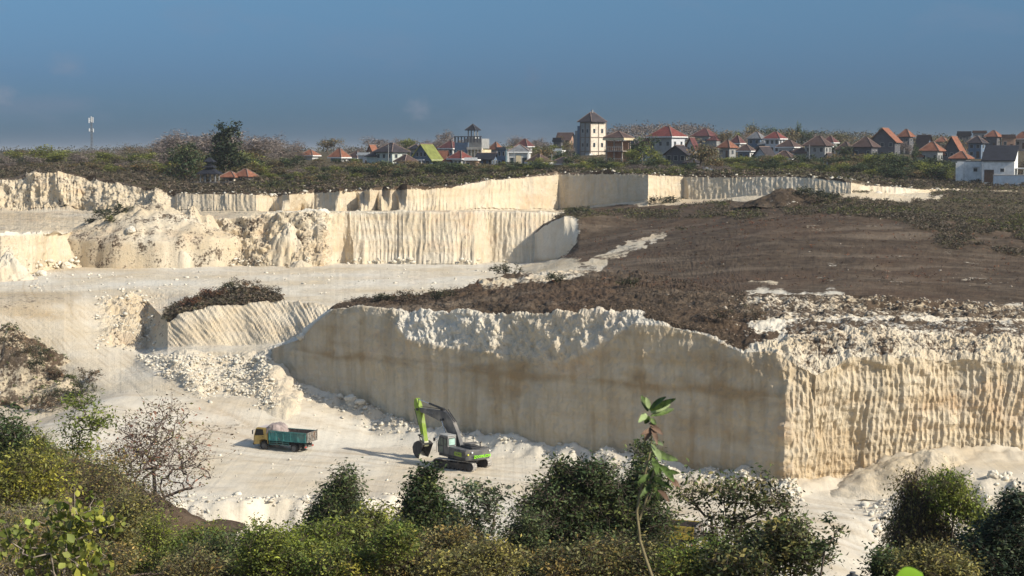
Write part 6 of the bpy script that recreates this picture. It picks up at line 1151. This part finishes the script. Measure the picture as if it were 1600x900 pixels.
    meshobj('hoses', *vcat([tubem((1.0, B0 + .1, 4.05), (2.3, B0 + .1, 5.0), .035), tubem((2.3, B0 + .1, 5.0), (3.4, B0 + .1, 4.98), .035), tubem((1.0, B0 - .1, 4.05), (2.3, B0 - .1, 5.04), .035), tubem((3.4, B0 + .12, 4.98), (6.3, B0 + .12, 4.86), .03)]), ED, parent=e)
    P_('arm', prism([(7.22, 5.42), (7.0, 5.56), (6.82, 5.48), (6.32, 4.55), (6.05, 3.6), (5.50, 1.35), (5.62, 1.22), (5.80, 1.28), (6.55, 3.2), (7.05, 4.4), (7.28, 4.9)], B0 - .22, B0 + .22), EL, bv=.03)
    P_('arm_foot', prism([(5.78, 2.3), (5.46, 1.30), (5.6, 1.16), (5.84, 1.25), (6.15, 2.2)], B0 - .235, B0 + .235), paint('worn_lime', (.52, .52, .34), .6, .2, 4), bv=.02)
    c_ = meshobj('bucket_cylinder', *tubem((7.35, B0, 4.5), (6.75, B0, 3.05), .09, sides=12), ED, parent=e); meshobj('rod', *tubem((6.75, B0, 3.05), (6.42, B0, 2.15), .05, sides=10), CHR, parent=c_)
    meshobj('linkage', *vcat([tubem((6.42, y, 2.15), (5.95, y, 2.0), .05) for y in (B0 - .28, B0 + .28)] + [tubem((6.42, y, 2.15), (6.25, y, 1.55), .05) for y in (B0 - .2, B0 + .2)] + [cyl((6.42, B0, 2.15), 'y', .07, .7, 12), cyl((5.63, B0, 1.34), 'y', .09, .9, 12)]), ED, parent=e)
    out = [(5.30, 1.42), (5.75, 1.62), (6.25, 1.66), (6.75, 1.42), (7.02, .98), (6.92, .48), (6.58, .14), (6.12, -.02)]
    V, F = [], []; m = len(out)
    inn = [(x + (6.1 - x) * .06, z + (.85 - z) * .07) for x, z in out]
    for y in (B0 - .56, B0 + .56): V += [(x, y, z) for x, z in out]
    for y in (B0 - .54, B0 + .54): V += [(x, y, z) for x, z in inn]
    F = [(i, i + 1, m + i + 1, m + i) for i in range(m - 1)] + [(2 * m + i, 3 * m + i, 3 * m + i + 1, 2 * m + i + 1) for i in range(m - 1)] + [(0, m, 3 * m, 2 * m), (m - 1, 3 * m - 1, 4 * m - 1, 2 * m - 1)]
    bk = meshobj('bucket', V, F, BKT, parent=e)
    meshobj('side_plate', *vcat([prism(out + [(5.75, .55)], B0 - .575, B0 - .555), prism(out + [(5.75, .55)], B0 + .555, B0 + .575)]), BKT, parent=bk)
    meshobj('cutting_lip', *prism([(6.12, -.03), (6.6, .13), (6.9, .45), (6.84, .5), (6.56, .2), (6.1, .04)], B0 - .535, B0 + .535), BKD, parent=bk)
    meshobj('bucket_tooth', *vcat([prism([(6.20, .02), (6.20, -.06), (5.92, -.14), (5.95, -.06)], B0 - .52 + k * .24, B0 - .52 + k * .24 + .09) for k in range(5)]), BKD, parent=bk)
    return e
Yx = 149.0; cx = P(722, 727, Yx); EX = excavator((cx[0], Yx, gz(cx[0], Yx)), math.atan2(.78, -.62), R(19), 'grey excavator with a lime green arm digging at the foot of the rock face')
x2 = P(-31, 633, 184)[0]; E2 = copy_tree(EX); E2.location = (x2, 184, gz(x2, 184)); E2['label'] = 'dark machine on tracks mostly cut off by the left edge of the photo'; E2['category'] = 'excavator'
for o in [c for c in bpy.data.objects if c.parent and c.parent.parent == E2 and c.name.startswith('lettering')]: bpy.data.objects.remove(o)
for o in (EX, E2): o['group'] = 'excavators working in the quarry'
# ================================================================ dump trucks
YEL = paint('cab_ochre', (.42, .30, .095), .5, .12, 2, dirt=(.3, .25, .18), dirt_amt=.35); TEALP = paint('bed_teal', (.055, .20, .19), .55, .18, 2.5, dirt=(.22, .22, .18), dirt_amt=.45); BKG = paint('black_glass', (.012, .013, .015), .12, .1); CHS = paint('chassis_dark', (.025, .025, .026), .7, .3, 3, dirt=(.2, .18, .15), dirt_amt=.4); RUB = paint('tyre_rubber', (.030, .029, .028), .9, .2, 4, dirt=(.30, .27, .23), dirt_amt=.6); RIM = paint('wheel_rim', (.10, .10, .10), .5, .2, 4); TGM = paint('tailgate_rusty', (.20, .19, .17), .7, .35, 5, dirt=(.28, .16, .10), dirt_amt=.7); INS = paint('bed_inside', (.13, .10, .085), .8, .3, 4); LID = paint('dusty_top', (.52, .46, .42), .85, .15, 3); BEDY = paint('bed_yellow', (.40, .30, .035), .55, .15, 2.5, dirt=(.2, .17, .12), dirt_amt=.4); RED2 = paint('tail_lamp', (.45, .03, .02), .4, .1)
def wheel(e, x, y, dual):
    w = .22 if not dual else .46; s = 1 if y > 0 else -1; n = 26; prof = [(.24, -w / 2), (.36, -w / 2), (.395, -w / 2 + .04), (.40, -w / 2 + .08), (.40, w / 2 - .08), (.395, w / 2 - .04), (.36, w / 2), (.24, w / 2)]
    if dual: prof = [(.24, -w / 2), (.37, -w / 2), (.40, -w / 2 + .05), (.40, -.045), (.34, -.02), (.34, .02), (.40, .045), (.40, w / 2 - .05), (.37, w / 2), (.24, w / 2)]
    V = [(x + r * math.cos(2 * math.pi * i / n), y + q, .4 + r * math.sin(2 * math.pi * i / n)) for i in range(n) for r, q in prof]; m = len(prof)
    F = [(i * m + j, i * m + (j + 1), ((i + 1) % n) * m + j + 1, ((i + 1) % n) * m + j) for i in range(n) for j in range(m - 1)]
    wh = meshobj('wheel', V, F, RUB, parent=e); meshobj('rim', *vcat([cyl((x, y + s * (.0 if not dual else .08), .4), 'y', .245, w * .6, 18), cyl((x, y + s * (w * .33), .4), 'y', .10, .10, 12)]), RIM, parent=wh)
def dump_truck(loc, yaw, label, bedm):
    e = empty('dump_truck', loc, label, 'truck', rz=yaw)
    # cab: side profile extruded, with glazing set in
    prof = [(1.42, .62), (1.46, .62), (1.50, .95), (1.68, 1.02), (2.12, 1.02), (2.32, .88), (2.36, .52), (2.98, .50), (3.02, .80), (2.98, 1.32), (2.74, 2.04), (2.58, 2.14), (1.56, 2.14), (1.42, 2.05)]
    cab = bev(meshobj('cab', *prism(prof, -.88, .88), YEL, parent=e), .045, 3)
    for s in (1, -1):
        y0, y1 = (.885, .897) if s > 0 else (-.897, -.885)
        meshobj('side_window', *prism([(1.86, 1.42), (2.88, 1.36), (2.67, 1.98), (1.95, 1.98)], y0, y1), BKG, parent=cab)
        meshobj('door_seam', *vcat([bxm(1.80, 1.815, y0, y1 - .006 * s if s > 0 else y1, .95, 2.0), bxm(2.86, 2.875, y0, y1, .60, 1.3)]), CHS, parent=cab); meshobj('door_handle', *bxm(1.9, 2.05, *((.885, .92) if s > 0 else (-.92, -.885)), 1.22, 1.27), CHS, parent=cab)
        meshobj('mirror', *vcat([tubem((2.85, s * .88, 1.9), (2.98, s * 1.08, 1.85), .015), bxm(2.94, 3.0, min(s * 1.02, s * 1.16), max(s * 1.02, s * 1.16), 1.5, 1.88)]), CHS, parent=e)
        meshobj('headlight', *bxm(3.0, 3.03, min(s * .45, s * .75), max(s * .45, s * .75), .66, .82), LAMPW, parent=cab)
    meshobj('windscreen', [(3.004, -.78, 1.34), (3.004, .78, 1.34), (2.775, .72, 2.02), (2.775, -.72, 2.02), (2.99, -.78, 1.34), (2.99, .78, 1.34), (2.75, .72, 2.02), (2.75, -.72, 2.02)], [(0, 1, 2, 3), (4, 7, 6, 5), (0, 4, 5, 1), (3, 2, 6, 7), (0, 3, 7, 4), (1, 5, 6, 2)], BKG, parent=cab)
    meshobj('dusty_roof', *bxm(1.52, 2.6, -.8, .8, 2.142, 2.155), LID, parent=cab); bev(meshobj('bumper', *bxm(2.96, 3.1, -.86, .86, .42, .60), CHS, parent=e), .02)
    # chassis
    meshobj('chassis', *vcat([bxm(-2.7, 2.7, -.42, -.28, .55, .75), bxm(-2.7, 2.7, .28, .42, .55, .75), cyl((1.9, 0, .4), 'y', .07, 1.5), cyl((-1.5, 0, .4), 'y', .10, 1.5), bxm(-1.75, -1.25, -.2, .2, .3, .55), bxm(.3, 1.1, .45, .85, .42, .85), bxm(.2, 1.0, -.85, -.45, .42, .80), bxm(1.28, 1.42, -.8, .8, .75, 1.6)]), CHS, parent=e)
    for s in (1, -1): wheel(e, 1.9, s * .80, False); wheel(e, -1.5, s * .76, True)
    # cargo bed
    b = [bxm(-2.85, 1.25, -.98, .98, .98, 1.06)]
    for s in (1, -1):
        y0, y1 = (.93, .98) if s > 0 else (-.98, -.93); b.append(bxm(-2.85, 1.25, y0, y1, 1.06, 1.92)); yo0, yo1 = (.981, 1.035) if s > 0 else (-1.035, -.981)
        b += [bxm(x, x + .09, yo0, yo1, 1.0, 1.90) for x in (-2.82, -2.0, -1.2, -.4, .4, 1.15)] + [bxm(-2.86, 1.26, yo0, yo1, 1.84, 1.94), bxm(-2.86, 1.26, yo0, yo1, .98, 1.05), bxm(-2.7, 1.1, yo0, yo1 - .02 if s > 0 else yo1, 1.58, 1.62)]
    b.append(bxm(1.20, 1.25, -.93, .93, 1.06, 2.05)); bed = meshobj('cargo_bed', *vcat(b), bedm, parent=e)
    meshobj('bed_lining', *vcat([bxm(-2.84, 1.19, .915, .929, 1.07, 1.90), bxm(-2.84, 1.19, -.929, -.915, 1.07, 1.90), bxm(-2.84, 1.19, -.91, .91, 1.062, 1.075)]), INS, parent=bed)
    meshobj('headboard', *vcat([bxm(1.12, 1.2, -.9, .9, 1.95, 2.28)]), bedm, parent=bed)
    tg = meshobj('tailgate', *vcat([bxm(-2.93, -2.87, -.98, .98, 1.0, 1.93)] + [bxm(-2.98, -2.931, y, y + .07, 1.02, 1.90) for y in (-.95, -.5, -.03, .42, .88)] + [bxm(-2.98, -2.931, -.98, .98, z, z + .07) for z in (1.0, 1.42, 1.86)]), TGM, parent=bed); meshobj('hinge', *vcat([cyl((-2.96, y, 1.97), 'y', .05, .14, 10) for y in (-.9, .9)]), CHS, parent=tg)
    meshobj('side_guard', *vcat([bxm(-.95, 1.25, s * .93 - .02, s * .93 + .02, z, z + .06) for s in (1, -1) for z in (.60, .80)] + [bxm(x, x + .06, s * .93 - .02, s * .93 + .02, .60, 1.0) for s in (1, -1) for x in (-.95, -.3, .35, 1.15)]), bedm, parent=e)
    meshobj('mudguard', *vcat([bxm(-2.12, -.9, s * .76 - .25, s * .76 + .25, .86, .90) for s in (1, -1)] + [bxm(-2.16, -2.12, s * .76 - .25, s * .76 + .25, .28, .90) for s in (1, -1)]), CHS, parent=e)
    meshobj('rear_bumper', *vcat([bxm(-2.62, -2.54, -.85, .85, .42, .60), bxm(-2.6, -2.5, -.6, -.5, .5, .8), bxm(-2.6, -2.5, .5, .6, .5, .8)]), TGM, parent=e)
    for s in (1, -1): meshobj('tail_lamp', *bxm(-2.64, -2.621, min(s * .5, s * .8), max(s * .5, s * .8), .46, .56), RED2, parent=e)
    return e
def put_truck(px, Y, yaw, label, bedm): x = float(P(px, 700, Y)[0]); return dump_truck((x, Y, gz(x, Y) + .0), yaw, label, bedm)
T1 = put_truck(446, 158.0, R(157), 'teal dump truck with an ochre yellow cab on the white quarry floor', TEALP)
T2 = copy_tree(T1); x = float(P(1029, 860, 118.5)[0]); T2.location = (x, 118.5, gz(x, 118.5)); T2.rotation_euler[2] = R(160); T2['label'] = 'yellow dump truck half hidden behind the foreground bushes'
for t in (T1, T2): t['group'] = 'dump trucks in the quarry'
def recolour(o, m0, m1):
    for c in bpy.data.objects:
        if c.parent == o or (c.parent and c.parent.parent == o):
            for sl in c.material_slots:
                if sl.material == m0: sl.link = 'OBJECT'; sl.material = m1
recolour(T2, TEALP, BEDY)
# crumpled tarpaulin bundled over the front of the bed
rg = np.random.default_rng(5); nu, nv = 34, 26; U, V_ = np.meshgrid(np.linspace(0, 1, nu), np.linspace(0, 1, nv), indexing='ij')
x_ = 1.55 - 1.5 * U; y_ = (V_ - .5) * 2.02; top = 2.16 + .40 * np.sin(np.pi * np.clip(U * 1.15, 0, 1)) ** .8 * (1 - .35 * (2 * V_ - 1) ** 2) + .10 * fbm(U * 4, V_ * 4, 0, 3, 9)
edge = sst(.42, .5, np.abs(V_ - .5)); z_ = top - edge * .62; y_ = np.clip(y_, -1.05, 1.05) + .03 * fbm(U * 8, V_ * 8, 0, 2, 4)
z_ = z_ - sst(.85, 1, U) * .5
tp = empty('tarpaulin', tuple(T1.location), 'crumpled grey pink tarpaulin bundled over the front of the teal truck bed', 'tarpaulin', rz=T1.rotation_euler[2])
c = meshobj('cloth', np.stack([x_, y_, z_], -1), grid_faces(nu, nv), paint('tarp_cloth', (.34, .275, .25), .85, .2, 3, bump=.2, dirt=(.10, .10, .11), dirt_amt=.7), parent=tp, smooth=True); sm = c.modifiers.new('thick', 'SOLIDIFY'); sm.thickness = .03
# dark post with a round cap at the bottom edge
c = P(1332, 905, 60); e = empty('post', (c[0], 60, gz(c[0], 60)), 'dark post with a round grey cap just showing at the bottom edge', 'post')
zt = c[2] - e.location[2]; meshobj('shaft', *vcat([tubem((0, 0, 0), (0, 0, zt), .10, sides=14), tubem((0, 0, zt), (0, 0, zt + .15), .34, .20, 18)]), ED, parent=e); meshobj('cap', *tubem((0, 0, zt + .152), (0, 0, zt + .27), .11, sides=16), RIM, parent=e)
# ================================================================ loose stone
ico = None
def ico_mesh():
    bm = bmesh.new(); bmesh.ops.create_icosphere(bm, subdivisions=1, radius=1); V = np.array([v.co[:] for v in bm.verts]); F = np.array([[v.index for v in f.verts] for f in bm.faces]); bm.free(); return V, F
IV, IF = ico_mesh()
STONE = paint('loose_limestone', (.66, .61, .50), .95, .12, 1.5, dirt=(.45, .37, .27), dirt_amt=.6)
STONE2 = paint('soiled_stone', (.42, .36, .28), .95, .2, 1.5, dirt=(.22, .17, .12), dirt_amt=.7)
def rocks(name, label, pts, size, seed, sq=.7, mat=None):
    rg = np.random.default_rng(seed + 9000); n = len(pts); V = np.repeat(IV[None], n, 0)
    V = V * (1 + .28 * rg.normal(size=(n, len(IV), 1))); 
    A = rg.normal(size=(n, 3, 3)); Q = np.linalg.qr(A)[0]; sc_ = size * (.45 + rg.random(n) ** 3 * 1.6)
    V = V * (1 + .3 * rg.normal(size=(n, 1, 3))); V = np.einsum('nij,nkj->nki', Q, V) * sc_[:, None, None]; V[..., 2] *= sq
    V = V + np.asarray(pts)[:, None] + np.array([0, 0, 1]) * sc_[:, None, None] * .25
    F = (IF[None] + np.arange(n)[:, None, None] * len(IV)).reshape(-1, 3); o = meshobj(name, V, F, mat or STONE); return tag(o, label, 'rubble', kind='stuff')
def surf(gname, cond, n, seed): return grid_pts(gname, cond, n, seed)
rg = np.random.default_rng(21)
# along the foot of the face
t = rg.random(2400); seg = np.linspace(0, 1, len(_bw)); bx_ = np.interp(t, seg, _bw[:, 0]) + rg.normal(size=2400) * .5; by_ = np.interp(t, seg, _bw[:, 1]) - np.abs(rg.normal(size=2400)) * 1.7 - .2
ok = (bx_ > -34) & (bx_ < 24); bx_, by_ = bx_[ok], by_[ok]
rocks('rubble', 'white broken stone heaped along the foot of the big rock face', np.stack([bx_, by_, floorZ(bx_, by_)], -1), .13, 1)
n = 2600; x = rg.uniform(-46, -8, n); y = rg.uniform(109, 137, n); rocks('rubble', 'white broken stone on the bank at the near left of the quarry floor', np.stack([x, y, floorZ(x, y)], -1), .13, 2)
n = 1300; x = rg.uniform(28, 46, n); y = rg.uniform(113, 133, n); rocks('rubble', 'white broken stone on the bank at the near right', np.stack([x, y, floorZ(x, y)], -1), .17, 3)
n = 900; x = rg.uniform(-45, 30, n); y = rg.uniform(112, 178, n); k = fbm(x / 7, y / 4, 0, 3, 8) > .1; x, y = x[k], y[k]; rocks('rubble', 'small stones scattered over the white quarry floor', np.stack([x, y, floorZ(x, y)], -1), .09, 4)
rocks('rubble', 'grey and white rubble on the slope left of the big rock face', surf('ramp_and_bench', lambda a, b, X, m: (a > 215) & (a < 430) & (b > 556) & (b < 640) & (a > 215 + (b - 556) * 1.5), 2600, 5), .13, 5, mat=STONE2 if False else None)
rocks('rubble', 'stones on the scarp below the upper working bench', surf('ramp_and_bench', lambda a, b, X, m: (a > 150) & (a < 245) & (b > 462) & (b < 548), 500, 6), .12, 6)
rocks('rubble', 'stones scattered on the upper working bench', surf('ramp_and_bench', lambda a, b, X, m: (a > 40) & (a < 800) & (b > 412) & (b < 460) & (fbm(X[..., 0] / 6, X[..., 1] / 5, 0, 2, 3) > .15), 260, 7), .17, 7)
rocks('rubble', 'fallen blocks at the foot of the middle rock face', surf('upper_benches_and_land', lambda a, b, X, m: (a > 40) & (a < 800) & (b > 404) & (b < 436) & (X[..., 1] < 297), 420, 8), .24, 8)
rocks('rubble', 'broken stone along the ledge on top of the right-hand rock face', surf('quarry_plateau', lambda a, b, X, m: (a > 1130) & (b > 462) & (b < 540) & (X[..., 1] < 166), 2000, 9), .11, 9, mat=STONE2)
rocks('rubble', 'pale stones strewn over the brown plateau', surf('quarry_plateau', lambda a, b, X, m: (m[..., 0] > .5) & (X[..., 1] > 150) & (X[..., 2] > -17), 320, 10), .09, 10, mat=STONE2)
rocks('rubble', 'broken edge stones along the crest of the upper rock face', surf('upper_benches_and_land', lambda a, b, X, m: (a > 260) & (a < 1480) & (np.abs(X[..., 1] - 328) < 22) & (m[..., 0] > .4) & (m[..., 0] < .82), 700, 11), .2, 11)
# single boulders that stand out
def boulder(px, py, Y, s, label, seed):
    rg = np.random.default_rng(seed); bm = bmesh.new(); bmesh.ops.create_icosphere(bm, subdivisions=3, radius=1); V = np.array([v.co[:] for v in bm.verts]); F = [[v.index for v in f.verts] for f in bm.faces]; bm.free()
    o_ = rg.random(3) * 50; V = V * (1 + .45 * fbm(V[:, 0] * 1.1 + o_[0], V[:, 1] * 1.1 + o_[1], V[:, 2] * 1.1 + o_[2], 4, seed))[:, None]; V = np.round(V * 3.2) / 3.2 * .35 + V * .65
    x = float(P(px, py, Y)[0]); o = meshobj('boulder', V * s * np.array([1.1, 1, .85]), F, STONE); o.location = (x, Y, gz(x, Y) + s * .45); tag(o, label, 'boulder', 'boulders on the quarry floor')
for i, a in enumerate([(549, 659, 171, .62, 'big white boulder at the foot of the rock face between truck and excavator'), (531, 657, 173, .34, 'small white boulder just left of the big one at the foot of the rock face'), (563, 663, 170, .42, 'white boulder just right of the big one at the foot of the rock face'), (472, 648, 180, .40, 'pale boulder on the rubble ridge above the tail of the teal truck'),
                        (478, 766, 135, .38, 'brownish flat stone on the floor left of the slender feathery tree'), (1552, 738, 131, .45, 'pale boulder on the near right bank by the right edge'), (103, 414, 280, .8, 'reddish boulder pile at the foot of the middle rock face, leftmost'), (205, 411, 283, .8, 'pale boulder group below the middle rock face under the spoil heap'), (65, 432, 262, .7, 'grey boulder at the lower left foot of the middle rock face')]): boulder(*a, seed=60 + i)
# ================================================================ air
hz = bxm(-9000, 9000, -30, 13000, -110, 32)
m = bpy.data.materials.new('haze_air'); m.use_nodes = True; nt = m.node_tree; nt.nodes.clear(); o_ = nt.nodes.new('ShaderNodeOutputMaterial'); pv = nt.nodes.new('ShaderNodeVolumePrincipled')
pv.inputs['Color'].default_value = (.86, .88, .92, 1); pv.inputs['Density'].default_value = 0.00012; pv.inputs['Anisotropy'].default_value = .2; nt.links.new(pv.outputs[0], o_.inputs['Volume'])
h_ = meshobj('haze', *hz, m); tag(h_, 'thin pale haze in the air between the camera and the distant town', 'haze', kind='stuff')
